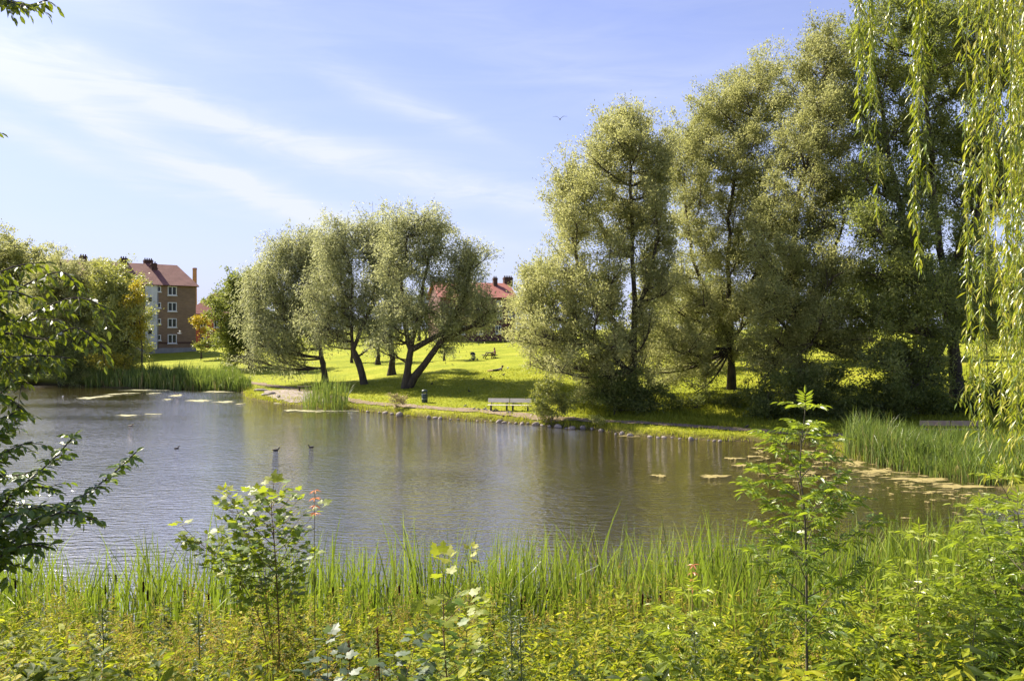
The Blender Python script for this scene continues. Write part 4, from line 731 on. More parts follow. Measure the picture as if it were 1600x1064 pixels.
def left_trees():
    rr = random.Random(4)
    b = Vector((-7.2, 6.4, gz1(-7.2, 6.4))); root = empty('elm_tree', b, 'dark green elm reaching in low from the left edge over the water', 'tree'); wd = Acc(); fo = Foliage()
    wd.tube(resample([b - Vector((0, 0, .2)), b + Vector((.1, .1, 1.5)), b + Vector((-.1, 0, 3.6)), b + Vector((.1, 0, 5.5))], .3)[0], .11, 10)
    def br(st, pts, d, **kw):
        q = [b + Vector((0, 0, st))] + [P(x, y, d + i * dd) for i, (x, y) in enumerate(pts) for dd in (kw.get('dd', 0),)]; kw.pop('dd', None); leafy(wd, fo, q, kw.pop('r', .02), rr, **kw)
    for st, pts, d, kw in ((.9, [(-40, 880), (50, 815), (120, 780), (170, 745), (213, 706)], 6.3, dict(sl=.3)), (1.1, [(-60, 830), (20, 770), (75, 725), (118, 679)], 6.5, dict(sl=.28)),
        (.8, [(-40, 860), (40, 830), (95, 800), (150, 812)], 6.1, dict(sl=.34)), (.6, [(-60, 900), (0, 870), (40, 850), (75, 855)], 6.0, dict(sl=.34)), (1.0, [(-60, 810), (-10, 780), (40, 760), (85, 765)], 6.6, dict(sl=.4)),
        (1.2, [(-60, 780), (-20, 730), (20, 700), (50, 690)], 6.3, dict(sl=.36)), (1.3, [(-60, 720), (-20, 690), (10, 670), (35, 650)], 6.5, dict(sl=.34)), (.9, [(-60, 850), (-20, 820), (30, 800), (70, 790)], 5.9, dict(sl=.42)),
        (1.5, [(-60, 660), (-30, 630), (0, 615), (28, 590)], 6.6, dict(sl=.32)), (1.5, [(-60, 640), (-30, 650), (0, 655), (30, 640)], 6.2, dict(sl=.3)), (.7, [(-60, 870), (-20, 850), (20, 842), (50, 838)], 6.6, dict(sl=.4)), (.5, [(-60, 900), (-30, 885), (-5, 880), (20, 880)], 6.2, dict(sl=.4)),
        (1.0, [(-60, 800), (0, 790), (60, 790), (110, 795)], 6.9, dict(sl=.4)), (1.1, [(-60, 750), (-10, 745), (30, 742), (70, 735)], 6.9, dict(sl=.4))):
        br(st, pts, d, Lf=.09, Wf=.056, node=.032, sub=.055, droop=.25, tipv=.3, v0=.47, hangl=.22, **kw)
    wd.build('trunk', BARK, root); fo.build('crown', ELM, root, T_LEAF, .35)
    b2 = Vector((-7.6, 7.6, gz1(-7.6, 7.6))); root = empty('cherry_tree', b2, 'leafy tree at the upper left edge, its drooping sprays crossing the brown apartment block side', 'tree'); wd = Acc(); fo = Foliage()
    wd.tube([b2 - Vector((0, 0, .2)), b2 + Vector((.1, 0, 2)), b2 + Vector((0, .1, 4)), b2 + Vector((.4, 0, 6)), b2 + Vector((.9, -.2, 8))], [.2, .17, .14, .1, .05], 10)
    def br2(st, pts, d, **kw):
        q = [b2 + Vector((st / 20, 0, st))] + [P(x, y, d) for (x, y) in pts]; leafy(wd, fo, q, kw.pop('r', .022), rr, **kw)
    for st, pts, d, kw in ((3.4, [(-60, 540), (10, 522), (70, 530), (120, 512), (165, 545)], 6.8, dict(sl=.42)), (3.6, [(-60, 500), (0, 470), (50, 440), (95, 425), (120, 445)], 6.9, dict(sl=.42)), (3.4, [(-60, 500), (20, 500), (70, 480), (120, 465), (165, 480)], 6.6, dict(sl=.42)),
        (3.2, [(-60, 560), (0, 560), (60, 555), (110, 560)], 6.4, dict(sl=.42)), (3.8, [(-60, 460), (-10, 430), (30, 415), (70, 410)], 7.1, dict(sl=.42)), (3.3, [(-60, 530), (0, 510), (40, 500), (90, 500)], 7.2, dict(sl=.46)), (3.0, [(-60, 590), (-20, 575), (15, 580), (45, 600)], 6.7, dict(sl=.4)),
        (3.1, [(-60, 560), (-10, 545), (40, 545), (80, 560)], 7.2, dict(sl=.42)), (3.6, [(-60, 480), (-20, 460), (20, 455), (60, 470)], 6.5, dict(sl=.42)), (2.8, [(-60, 620), (-20, 610), (10, 620), (35, 640)], 6.9, dict(sl=.36)),
        (6.9, [(-60, -60), (-10, -15), (40, 8), (80, -2)], 6.6, dict(sl=.3)), (6.9, [(-60, -40), (-10, -10), (20, 5), (45, 12)], 6.3, dict(sl=.3)), (5.6, [(-80, 190), (-30, 200), (0, 208)], 6.6, dict(sl=.16))):
        br2(st, pts, d, Lf=.1, Wf=.048, node=.042, sub=.07, droop=.55, hangl=.5, tipv=.15, v0=.32, **kw)
    wd.build('trunk', BARK, root); fo.build('crown', CHERRY, root, T_LEAF, .6)
left_trees()

def pinnate(fo, rach, p, d, ln, rr, ll, v, pairs=4, droop=.35):
    """one compound leaf: a rachis with opposite leaflets and a terminal one"""
    d = d.normalized(); sd = d.cross(Vector((0, 0, 1)));
    sd = sd.normalized() if sd.length > .1 else Vector((1, 0, 0)); pt = lambda t: p + d * ln * t - Vector((0, 0, droop * ln * t * t)); rach.tube([pt(0), pt(.5), pt(1)], [.0018, .0014, .0008], 3)
    up = sd.cross(d)
    for i in range(pairs):
        t = .3 + .62 * i / pairs; tn = (pt(t + .05) - pt(t)).normalized()
        for s in (-1, 1):
            z = rr.uniform(.8, 1.15) * (.8 + .4 * math.sin(math.pi * (i + .8) / (pairs + 1))); fo.add(pt(t), tn * .55 + sd * s + Vector((0, 0, rr.gauss(-.1, .15))), ll * z, ll * .34 * z, v + rr.gauss(0, .08), up)
    fo.add(pt(1), pt(1) - pt(.9), ll, ll * .34, v, up)
def sapling(name, label, stem, r, kind, t0, blen, gap, seed, lf, v0=.5, rise=.5, mat=None, wood=None, bend=.2, apex=True, node=.08):
    rr = random.Random(seed); line, ln = resample(stem, .08); n = len(line); b = line[0]; root = empty(name, b, label, 'sapling'); st = Acc(); bw = st; fo = Foliage()
    st.tube(line, np.linspace(r, r * .25, n), 8)
    def leafat(p, d, v):
        if kind == 'ash': pinnate(fo, bw, p, d, lf * 3.0 * rr.uniform(.75, 1.15), rr, lf * rr.uniform(.85, 1.1), v)
        else:
            d = d.normalized(); q = p + d * lf * .8 + Vector((0, 0, -.01)); bw.tube([p, q], [.0013, .001], 3); z = rr.uniform(.65, 1.2); fo.add(q, d + Vector((rr.gauss(0, .2), rr.gauss(0, .2), rr.gauss(-.25, .25))), lf * z, lf * z, v)
    s = t0 * ln; az = rr.uniform(0, 6.28)
    while s < ln * .97:
        i = min(n - 2, int(s / ln * (n - 1))); t = (s / ln - t0) / (1 - t0); tn = (line[i + 1] - line[i]).normalized(); az += 1.57 + rr.gauss(0, .3)
        for q in (0, 1):
            a = az + math.pi * q + rr.gauss(0, .2); L_ = blen * (math.sin(math.pi * min(1, t * .8 + .22)) ** .7) * rr.uniform(.7, 1.15)
            d = (Vector((math.cos(a), math.sin(a), 0)) + tn * rise).normalized()
            if L_ > .16:
                m = max(3, int(L_ / node)); tp = [line[i] + d * L_ * k / m + Vector((0, 0, bend * L_ * (k / m) ** 2 * (1 if kind != 'ash' else .3))) for k in range(m + 1)]; bw.tube(tp, np.linspace(max(.0025, r * .35), .0018, m + 1), 5)
                for k in range(1, m + 1):
                    if k / m < .2: continue
                    td = (tp[k] - tp[k - 1]).normalized(); sv_ = td.cross(Vector((0, 0, 1))).normalized()
                    for sg in (-1, 1):
                        leafat(tp[k], td * .6 + sv_ * sg * .8 + Vector((0, 0, rr.gauss(.1 if k % 2 else .3, .2))), v0 + rr.gauss(0, .1) + .25 * t * k / m)
                leafat(tp[-1], tp[-1] - tp[-2], v0 + .2)
            else: leafat(line[i], d, v0 + .1 + .2 * t)
        s += gap * rr.uniform(.8, 1.2)
    if apex:
        for q in range(5): a = q * 1.26; leafat(line[-1], Vector((math.cos(a) * .8, math.sin(a) * .8, .5)), v0 + .35)
        leafat(line[-1], Vector((0, 0, 1)), v0 + .3)
    st.build('stem', wood or BARK2, root); fo.build('leaves', mat or ASH, root, T_LEAF if kind == 'ash' else T_MAPLE, .3); return root
def SP(d, pts, base=True):
    q = [P(x, y, d) for x, y in pts]
    if base: z = gz1(q[0].x, d); q = [Vector((q[0].x, d, z - .05))] + [p for p in q if p.z > z + .15]
    return q
sapling('ash_sapling', 'tall ash sapling with a straight bare lower stem in the right foreground', SP(7.6, [(1261, 1064), (1260, 900), (1257, 800), (1250, 730), (1256, 660), (1258, 640)]), .019, 'ash', .4, .56, .165, 5, .088, .5, .7)
sapling('maple_sapling', 'bushy green maple sapling in the left foreground against the bright water', SP(10.3, [(436, 1000), (432, 900), (428, 840), (424, 790), (428, 756)]), .016, 'maple', .5, .62, .1, 6, .105, .45, .6, MAPLE, RSTEM)
sapling('maple_sapling', 'thin maple sapling leaning left beside the bushy one', SP(10.5, [(425, 1000), (400, 880), (372, 800), (352, 770)]), .01, 'maple', .58, .42, .1, 7, .1, .5, .5, MAPLE, RSTEM)
sapling('maple_sapling', 'low maple shoot spreading left over the cattails toward the bright water', SP(10.1, [(415, 1000), (370, 900), (320, 855), (285, 822)]), .009, 'maple', .55, .34, .1, 8, .1, .45, .5, MAPLE, RSTEM)
sapling('maple_sapling', 'slender sapling with large yellow green top leaves in the bottom centre', SP(7.2, [(700, 1100), (694, 1000), (693, 920), (692, 875)]), .011, 'maple', .22, .34, .15, 9, .105, .5, .5, MAPLE, RSTEM)
sapling('maple_sapling', 'pale leaved sapling just right of the slender central one', SP(8.4, [(722, 1080), (730, 980), (736, 900), (738, 862)]), .009, 'maple', .3, .26, .14, 10, .085, .6, .5, MAPLE, STEMG)
sapling('ash_sapling', 'small bright yellow green ash seedling right of the tall ash sapling', SP(8.2, [(1436, 1064), (1435, 960), (1434, 880), (1436, 842)]), .01, 'ash', .2, .32, .13, 11, .085, .75, .5, None, BARK2)
sapling('ash_sapling', 'young ash with feathery green leaves at the right edge under the fronds', SP(7.6, [(1575, 1064), (1560, 950), (1545, 860), (1530, 800)]), .014, 'ash', .1, .55, .14, 12, .08, .55, .6)
sapling('ash_sapling', 'leafy ash at the bottom right corner of the slope', SP(7.0, [(1640, 1064), (1620, 960), (1600, 880), (1590, 800)]), .016, 'ash', .1, .6, .13, 13, .08, .5, .6)
sapling('ash_sapling', 'low ash shoots crowding the bottom right edge', SP(6.6, [(1530, 1100), (1520, 1020), (1525, 960)]), .01, 'ash', .15, .42, .12, 14, .08, .55, .5)
sapling('ash_sapling', 'spreading ash behind the fronds at the right edge of the water', SP(8.8, [(1610, 1000), (1600, 880), (1580, 790), (1560, 750)]), .014, 'ash', .15, .55, .14, 15, .085, .6, .5)
sapling('elder_shoot', 'pale leaved shoot among the cattails left of the tall ash sapling', SP(8.6, [(1070, 1064), (1075, 980), (1080, 930)]), .009, 'ash', .2, .34, .12, 16, .09, .8, .5, None, STEMG)
sapling('elder_shoot', 'leafy shoot between the tall ash stem and the yellow green seedling', SP(7.9, [(1345, 1064), (1335, 1000), (1330, 950)]), .009, 'ash', .2, .34, .12, 17, .09, .6, .5, None, STEMG)
sapling('sycamore_shoot', 'dull grey green broad leaved shoot at the bottom left of the central saplings', SP(6.6, [(512, 1110), (512, 1040), (512, 1000)]), .009, 'maple', .3, .28, .12, 18, .095, .4, .4, GREYL, BARK2)
sapling('sycamore_shoot', 'grey green broad leaves low beside the slender central sapling', SP(6.8, [(620, 1110), (640, 1040), (650, 1000)]), .009, 'maple', .3, .3, .12, 19, .095, .5, .4, GREYL, BARK2)
def red_shoot(px, py, d, label, seed):
    rr = random.Random(seed); t = P(px, py, d); b = Vector((t.x + .03, d, gz1(t.x, d))); root = empty('red_shoot', b, label, 'shoot'); st = Acc(); fo = Foliage(); st.tube(resample([b, b.lerp(t, .6) + Vector((-.02, 0, 0)), t], .1)[0], .004, 5)
    for k in range(4):
        for q in range(5):
            a = q * 1.256 + k; fo.add(t - Vector((0, 0, k * .095)), Vector((math.cos(a), math.sin(a), -.35 + rr.gauss(0, .2))), .09, .028, rr.random())
    st.build('stem', RSTEM, root); fo.build('leaves', RED, root, T_LEAF, .3)
red_shoot(492, 766, 10.2, 'reddish orange young leaf shoot right of the bushy maple sapling', 1)
red_shoot(1083, 882, 10.2, 'small reddish shoot tip among the cattails left of the tall ash', 2)
def tall_weed(name, px, y0, d, label, seed, mat, wood, Lf, Wf, n, spread, T=T_LONG, v=.3, v1=.3):
    global rng; rng = np.random.default_rng(seed); t = P(px, y0, d); b = Vector((t.x, d, gz1(t.x, d))); root = empty(name, b, label, 'weed'); st = Acc(); lf = Acc(); h = t.z - b.z
    st.tube(resample([b, b.lerp(t, .5) + Vector((.02, 0, 0)), t], .1)[0], .006, 5); u = rng.uniform(.3, 1, n) ** .8; az = rng.uniform(0, 6.28, n); D_ = np.stack([np.cos(az), np.sin(az), rng.normal(.3, .4, n)], 1)
    pt = np.array(b) + (np.array(t) - np.array(b)) * u[:, None] + D_ * (rng.uniform(0, 1, n) * spread * (1.15 - u))[:, None]; leaves(lf, pt, D_, rng.uniform(.6, 1.3, n) * Lf, rng.uniform(.6, 1.2, n) * Wf, rng.uniform(v, v + v1, n), T)
    st.build('stem', wood, root); lf.build('leaves', mat, root)
MUG = leafmat('mugwort_leaf', [(0, (.03, .05, .018)), (1, (.12, .16, .06))], (.2, .28, .05), .3)
DOCK = leafmat('dock_seed', [(0, (.05, .022, .01)), (1, (.12, .05, .02))], (.2, .08, .03), .2, .8, .1)
tall_weed('mugwort', 797, 925, 7.3, 'tall dark mugwort stem right of the central saplings', 1, MUG, STEMG, .07, .016, 240, .16)
tall_weed('mugwort', 812, 960, 7.0, 'shorter dark mugwort stem right of the tall one', 2, MUG, STEMG, .06, .015, 190, .14)
tall_weed('mugwort', 160, 950, 8.4, 'dark leafy mugwort in the weeds at the lower left', 3, MUG, STEMG, .07, .018, 260, .2)
tall_weed('mugwort', 310, 960, 8.0, 'dark fine leaved weed left of the bushy maple sapling base', 4, MUG, STEMG, .06, .016, 240, .2)
tall_weed('mugwort', 1085, 985, 7.8, 'olive mugwort below the pale leaved shoot', 5, MUG, STEMG, .06, .016, 220, .18)
tall_weed('dock', 590, 982, 7.0, 'dark brown dock seed spike left of the central saplings', 6, DOCK, DOCK, .018, .014, 420, .05, T_QUAD, 0, 1)
tall_weed('dock', 545, 1000, 7.2, 'shorter brown dock seed spike further left of the central saplings', 7, DOCK, DOCK, .018, .014, 300, .045, T_QUAD, 0, 1)

def weeping():
    global rng; rng = np.random.default_rng(99); rr = random.Random(12)
    b = Vector((9.6, 9.2, gz1(9.6, 9.2))); root = empty('weeping_willow', b, 'weeping willow hanging golden green fronds down the right edge', 'tree'); wd = Acc(); tw = Acc(); fo = Foliage()
    wd.tube([b - Vector((0, 0, .3)), b + Vector((0, 0, 2)), b + Vector((-.1, 0, 4.5)), b + Vector((-.3, .1, 7))], [.42, .34, .3, .24], 12)
    top = b + Vector((-.3, .1, 6.8))
    limbs = [[top, Vector((8.2, 8.9, 12.2)), Vector((6, 8.4, 12.9)), Vector((4.3, 8.2, 12.2)), Vector((3.1, 8.0, 11.2))], [top, Vector((8.8, 8.0, 12)), Vector((7, 7.4, 12.2)), Vector((5.2, 7.4, 11.3))], [top, Vector((8.8, 10, 12)), Vector((7.6, 10, 12.8)), Vector((6.2, 9.8, 12.2))], [top, Vector((10, 8, 12)), Vector((10.5, 6.5, 11.5))], [top, Vector((11, 10, 12)), Vector((12.5, 10.5, 11.5))]]
    L_ = [resample(l, .2)[0] for l in limbs]
    for l in L_: wd.tube(l, np.linspace(.15, .02, len(l)), 8)
    def strand(x, y, z1, dens=.85, v=.55, sway=.07):
        p = min((q for l in L_ for q in l[3:]), key=lambda q: (q.x - x) ** 2 + (q.y - y) ** 2); z0 = p.z; top = Vector((x, y, min(z0, 11.6) + rr.uniform(-.1, .3))); ph = rr.uniform(0, 6.28); A = rr.uniform(.3, 1) * sway
        ln = top.z - z1; m = max(4, int(ln / .22)); pts = [p, p.lerp(top, .5) + Vector((0, 0, .12))]
        for k in range(m + 1):
            t = k / m; pts.append(top + Vector((A * math.sin(ph + t * 4) - A * math.sin(ph), A * math.cos(ph * 1.7 + t * 3) - A * math.cos(ph * 1.7), -ln * t)))
        tw.tube(pts, np.linspace(.006, .0015, len(pts)), 4); s = 1
        for k in range(3, len(pts)):
            a, c = pts[k - 1], pts[k]; n = max(1, int((c - a).length / .026 * dens))
            for q in range(n):
                if rr.random() < .12: continue
                az = rr.uniform(0, 6.28); d = Vector((math.cos(az) * .55, math.sin(az) * .55, -1 + rr.uniform(-.1, .75))); z = rr.uniform(.6, 1.2)
                fo.add(a.lerp(c, q / n), d, .125 * z, .022 * z, v + rr.gauss(0, .28), (math.cos(az), math.sin(az), .6))
                if rr.random() < .035:        # short side shoot
                    e = a.lerp(c, q / n); dd = Vector((math.cos(az) * .5, math.sin(az) * .5, -1)).normalized() * rr.uniform(.15, .4); tw.tube([e, e + dd * .5 + Vector((math.cos(az), math.sin(az), 0)) * .03, e + dd], [.002, .0015, .001], 3)
                    for j in range(int(dd.length / .022)): az2 = rr.uniform(0, 6.28); fo.add(e + dd * (j * .022 / dd.length), Vector((math.cos(az2) * .6, math.sin(az2) * .6, -1)), .1 * z, .017, v + rr.gauss(0, .2), (math.cos(az2), math.sin(az2), .6))
    def S(px, y1, d, **kw): q = P(px, y1, d); strand(q.x, d, q.z, **kw)
    for px, y1, d in ((1349, 352, 8.0), (1356, 250, 8.1), (1366, 185, 7.9), (1343, 170, 8.2), (1375, 130, 8.0), (1338, 245, 8.05), (1385, 60, 8), (1436, 428, 8.1), (1428, 300, 8.0), (1444, 360, 8.2), (1420, 340, 8.1), (1450, 200, 7.9), (1456, 110, 8.1), (1440, 260, 8), (1499, 96, 8.0), (1492, 40, 8.2), (1470, 50, 8)): S(px, y1, d, v=.5)
    for i in range(74):
        px = 1576 + 160 * rr.random() ** 1.1; d = rr.uniform(7.2, 10.2)
        y1 = rr.choice([rr.uniform(600, 770), rr.uniform(300, 700), rr.uniform(650, 780)]) if px > 1556 else rr.choice([rr.uniform(100, 500), rr.uniform(420, 700)])
        S(px, y1, d, v=rr.uniform(.4, .85), dens=rr.uniform(.6, 1.1), sway=.13)
    for px, y1, d in ((1522, 688, 8.2), (1528, 640, 8.3), (1526, 690, 8.1), (1535, 600, 8.2), (1550, 750, 8), (1560, 772, 8.3)): S(px, y1, d, v=.6)
    wd.build('trunk', BARK, root); tw.build('twigs', STEMG, root); fo.build('crown', GOLDW, root, T_LONG, .3)
weeping()
# ------------------------------------------------------------------ objects on the far bank
WOODP = simple('pale_wood', (.74, .7, .62), (.62, .57, .49), 3, .6, .3, .003, 30, (1, 12, 12))
WOODD = simple('dark_wood', (.1, .075, .055), (.06, .045, .035), 4, .8, .2, .003, 30, (1, 12, 12))
LEGC = simple('bench_leg', (.11, .1, .09), (.07, .065, .06), 3, .9, .1)
def local(acc, name, mat, parent): o = acc.build(name, mat, None); o.parent = parent; return o
def obj_at(name, loc, rz, label, cat, group=None): o = empty(name, loc, label, cat, group); o.rotation_euler = (0, 0, rz); return o
def bench(loc, rz, label, wood, sw=1.62):
    r = obj_at('park_bench', loc, rz, label, 'bench')
    for s in (-1, 1):
        cx = s * (sw / 2 + .03)
        for k, (y, z, rx) in enumerate(((-.26, .44, 0), (-.1, .435, 0), (.06, .43, 0))):
            a = Acc(); a.box((cx, y, z), (sw, .14, .045), bev=.01, rx=rx); local(a, 'seat', wood, r)
        a = Acc(); a.box((cx, .235, .76), (sw, .045, .3), rx=R(-12), bev=.01); local(a, 'backrest', wood, r)
    for x in (-sw + .25, -.12, .12 + 0.0, sw - .25) if False else (-sw + .22, -.2, .26, sw - .22):
        a = Acc(); a.box((x, -.18, .2), (.1, .12, .42)); a.box((x, .12, .2), (.1, .14, .42), rx=R(0)); a.box((x, -.04, .395), (.098, .46, .045)); a.box((x, .225, .62), (.06, .05, .52), rx=R(-12)); local(a, 'leg', LEGC, r)
    return r
bench(G(796, 642.5), R(-6), 'pale double park bench on the far bank above the stones', WOODP)
bench(on(1489, 46.5), R(-2), 'weathered double bench behind the right hand reeds', simple('grey_wood', (.36, .27, .22), (.28, .2, .16), 3, .8, .2, .003, 30, (1, 12, 12)), 1.75)
def slab_bench(loc, rz, label, w=1.5):
    r = obj_at('backless_bench', loc, rz, label, 'bench'); a = Acc(); a.box((0, 0, .45), (w, .5, .07), bev=.012); local(a, 'seat', WOODD, r)
    for s in (-1, 1): a = Acc(); a.box((s * (w / 2 - .25), 0, .2), (.12, .4, .43)); local(a, 'leg', WOODD, r)
slab_bench(G(474, 581.5), 0, 'low dark backless bench on the lawn left of the silver willow trunk', 1.7)
slab_bench(G(476, 611), R(10), 'dark slab bench beside the path behind the reed clump', 1.5)
def bin_():
    p = G(663.5, 629); r = obj_at('litter_bin', p, R(8), 'dark green round litter bin beside the path under the large willow', 'bin'); GR = simple('bin_green', (.035, .06, .06), (.028, .045, .048), 5, .45, .5)
    a = Acc(); a.lathe((0, 0, 0), [(.24, 0), (.25, .02), (.25, .7), (.24, .72)], 20); local(a, 'body', GR, r)
    a = Acc(); a.lathe((0, 0, .9), [(.235, 0), (.255, .01), (.255, .06), (.22, .14), (.1, .185), (.01, .19)], 20); local(a, 'hood', GR, r)
    for k in range(4): an = k * math.pi / 2 + .78; a = Acc(); a.box((.225 * math.cos(an), .225 * math.sin(an), .81), (.03, .09, .19), rz=an); local(a, 'hood_post', GR, r)
    a = Acc(); a.lathe((0, 0, .62), [(.2, 0), (.2, .105)], 16); local(a, 'liner', simple('bin_liner', (.25, .25, .27), (.16, .16, .18), 9, .5), r)
    a = Acc(); a.lathe((0, 0, .3), [(.252, 0), (.254, .005), (.254, .03), (.252, .035)], 20); local(a, 'band', simple('steel_band', (.3, .32, .33), None, 3, .4, .5, metal=.8), r)
bin_()
def skinmesh(name, pts, edges, rad, mats, sub=2, pick=None):
    me = bpy.data.meshes.new(name); me.from_pydata([tuple(p) for p in pts], edges, []); o = bpy.data.objects.new(name, me); C.objects.link(o)
    m = o.modifiers.new('s', 'SKIN'); o.modifiers.new('u', 'SUBSURF').levels = sub; m.use_smooth_shade = True
    for i, v in enumerate(me.skin_vertices[0].data): r = rad[i]; v.radius = (r, r) if np.isscalar(r) else r; v.use_root = (i == 0)
    bpy.context.view_layer.update(); ev = o.evaluated_get(bpy.context.evaluated_depsgraph_get()); m2 = bpy.data.meshes.new_from_object(ev); m2.name = name
    bpy.data.objects.remove(o); m2.materials.clear()
    for q in mats: m2.materials.append(q)
    if pick:
        for f in m2.polygons: f.material_index = pick(f.center)
    for f in m2.polygons: f.use_smooth = True
    return m2
SKIN = simple('skin', (.55, .34, .26), (.5, .3, .22), 5, .6)
HAIR = simple('hair', (.07, .04, .025), (.05, .03, .02), 20, .6)
def picnic():
    b = G(765, 560.5); r = obj_at('picnic_table', b, R(14), 'dark wooden picnic table with attached benches on the sunny lawn', 'table')
    # local x runs across the table: benches at +-x; seen nearly end-on
    a = Acc()
    for k in range(5): a.box((-.32 + k * .16, 0, .74), (.15, 1.7, .045), bev=.008)
    local(a, 'tabletop', WOODD, r)
    for s in (-1, 1):
        a = Acc(); a.box((s * .74 - .075, 0, .45), (.14, 1.7, .045), bev=.008); a.box((s * .74 + .075, 0, .45), (.14, 1.7, .045), bev=.008); local(a, 'bench_seat', WOODD, r)
    for y in (-.55, .55):
        a = Acc(); a.box((0, y, .405), (1.62, .05, .1)); a.box((0, y, .67), (.72, .05, .09)); local(a, 'crossbar', WOODD, r)
        for s in (-1, 1): a = Acc(); a.tube([(s * .72, y + .06, .0), (s * .26, y + .06, .72)], [.06, .06], 4, cap=True); local(a, 'leg', WOODD, r)
    return b
pb = picnic()
def people():
    PINK = simple('purple_cloth', (.26, .1, .17), (.2, .07, .13), 8, .9, .1); PK2 = simple('pink_trousers', (.5, .3, .33), (.42, .24, .28), 8, .9, .1)
    # seated: on the right bench, facing left towards the table, leaning forward (local -x is forward)
    pts = [(0, 0, .56), (-.02, 0, .74), (-.07, 0, .95), (-.11, 0, 1.07), (-.15, 0, 1.14), (-.17, 0, 1.25), (-.175, 0, 1.33), (-.05, .17, 1.02), (-.12, .24, .82), (-.36, .17, .8), (-.45, .14, .8), (-.05, -.17, 1.02), (-.12, -.24, .82), (-.36, -.17, .8), (-.45, -.14, .8), (-.05, .1, .53), (-.44, .13, .55), (-.46, .14, .3), (-.44, .14, .08), (-.56, .14, .05), (-.05, -.1, .53), (-.44, -.13, .55), (-.5, -.14, .3), (-.5, -.14, .08), (-.62, -.14, .05), (-.24, 0, 1.25)]
    ed = [(0, 1), (1, 2), (2, 3), (3, 4), (4, 5), (5, 6), (2, 7), (7, 8), (8, 9), (9, 10), (2, 11), (11, 12), (12, 13), (13, 14), (0, 15), (15, 16), (16, 17), (17, 18), (18, 19), (0, 20), (20, 21), (21, 22), (22, 23), (23, 24), (5, 25)]
    rad = [(.15, .12), (.14, .11), (.16, .12), (.09, .08), .055, .095, .085, .065, .05, .04, .028, .065, .05, .04, .028, .1, .075, .055, .04, .03, .1, .075, .055, .04, .03, .035]
    def pick(c):
        if c.z > 1.1 or c.x < -.4 and c.z > .72: return 2
        if c.z > .62: return 0
        return 1 if c.z > .12 else 3
    me = skinmesh('person', pts, ed, rad, [PINK, PK2, SKIN, WOODD], 2, pick)
    p = Vector(pb) + Vector((.72, -.1, -.02)); o = bpy.data.objects.new('person', me); C.objects.link(o); o.location = p; o.rotation_euler = (0, 0, R(10)); tag(o, 'person in purple top and pink trousers sitting leaning forward at the picnic table', 'person')
    hm = skinmesh('hair', [(-.15, 0, 1.3), (-.12, 0, 1.36), (-.08, 0, 1.25), (-.06, 0, 1.12)], [(0, 1), (1, 2), (2, 3)], [.09, .09, .085, .045], [HAIR]); q = bpy.data.objects.new('hair', hm); C.objects.link(q); q.parent = o
    # lying prone, propped on the elbows, head to the right (local +x)
    BL = simple('black_cloth', (.02, .02, .025), (.03, .03, .035), 8, .9); GY = simple('grey_top', (.16, .13, .14), (.22, .18, .18), 6, .9)
    pts = [(0, 0, .14), (.22, 0, .16), (.42, 0, .25), (.54, 0, .34), (.6, 0, .42), (.64, 0, .5), (.66, 0, .58), (.46, .18, .3), (.54, .22, .06), (.76, .16, .05), (.86, .12, .05), (.46, -.18, .3), (.54, -.22, .06), (.76, -.16, .05), (.86, -.12, .05), (-.08, .1, .12), (-.46, .12, .1), (-.85, .14, .07), (-.98, .15, .05), (-.08, -.1, .12), (-.46, -.12, .1), (-.85, -.16, .07), (-.98, -.17, .05), (.74, 0, .5)]
    ed = [(0, 1), (1, 2), (2, 3), (3, 4), (4, 5), (5, 6), (2, 7), (7, 8), (8, 9), (9, 10), (2, 11), (11, 12), (12, 13), (13, 14), (0, 15), (15, 16), (16, 17), (17, 18), (0, 19), (19, 20), (20, 21), (21, 22), (5, 23)]
    rad = [(.14, .12), (.13, .11), (.15, .12), (.1, .09), .055, .09, .085, .065, .045, .04, .028, .065, .045, .04, .028, .1, .075, .045, .035, .1, .075, .045, .035, .03]
    me = skinmesh('person', pts, ed, rad, [BL, GY, SKIN], 2, lambda c: (2 if c.z > .4 or c.x > .6 and c.z < .12 or c.x < -.42 else 1 if c.x > .12 else 0))
    o = bpy.data.objects.new('person', me); C.objects.link(o); o.location = Vector(G(773, 580)) + Vector((.2, 0, -.02)); o.rotation_euler = (0, 0, R(8)); tag(o, 'person lying on their front on the grass, propped on the elbows, in dark clothes', 'person')
    hm = skinmesh('hair', [(.6, 0, .52), (.62, 0, .61), (.56, 0, .48), (.53, 0, .4)], [(0, 1), (0, 2), (2, 3)], [.09, .085, .06, .04], [HAIR]); q = bpy.data.objects.new('hair', hm); C.objects.link(q); q.parent = o
    me = skinmesh('bag', [(0, 0, .14), (.02, 0, .2), (.05, 0, .3), (-.03, 0, .32)], [(0, 1), (1, 2), (1, 3)], [(.15, .12), .12, .03, .03], [WHITE]); o = bpy.data.objects.new('carrier_bag', me); C.objects.link(o); o.location = G(793.5, 578.6); tag(o, 'small white bag on the grass by the lying person', 'bag')
people()
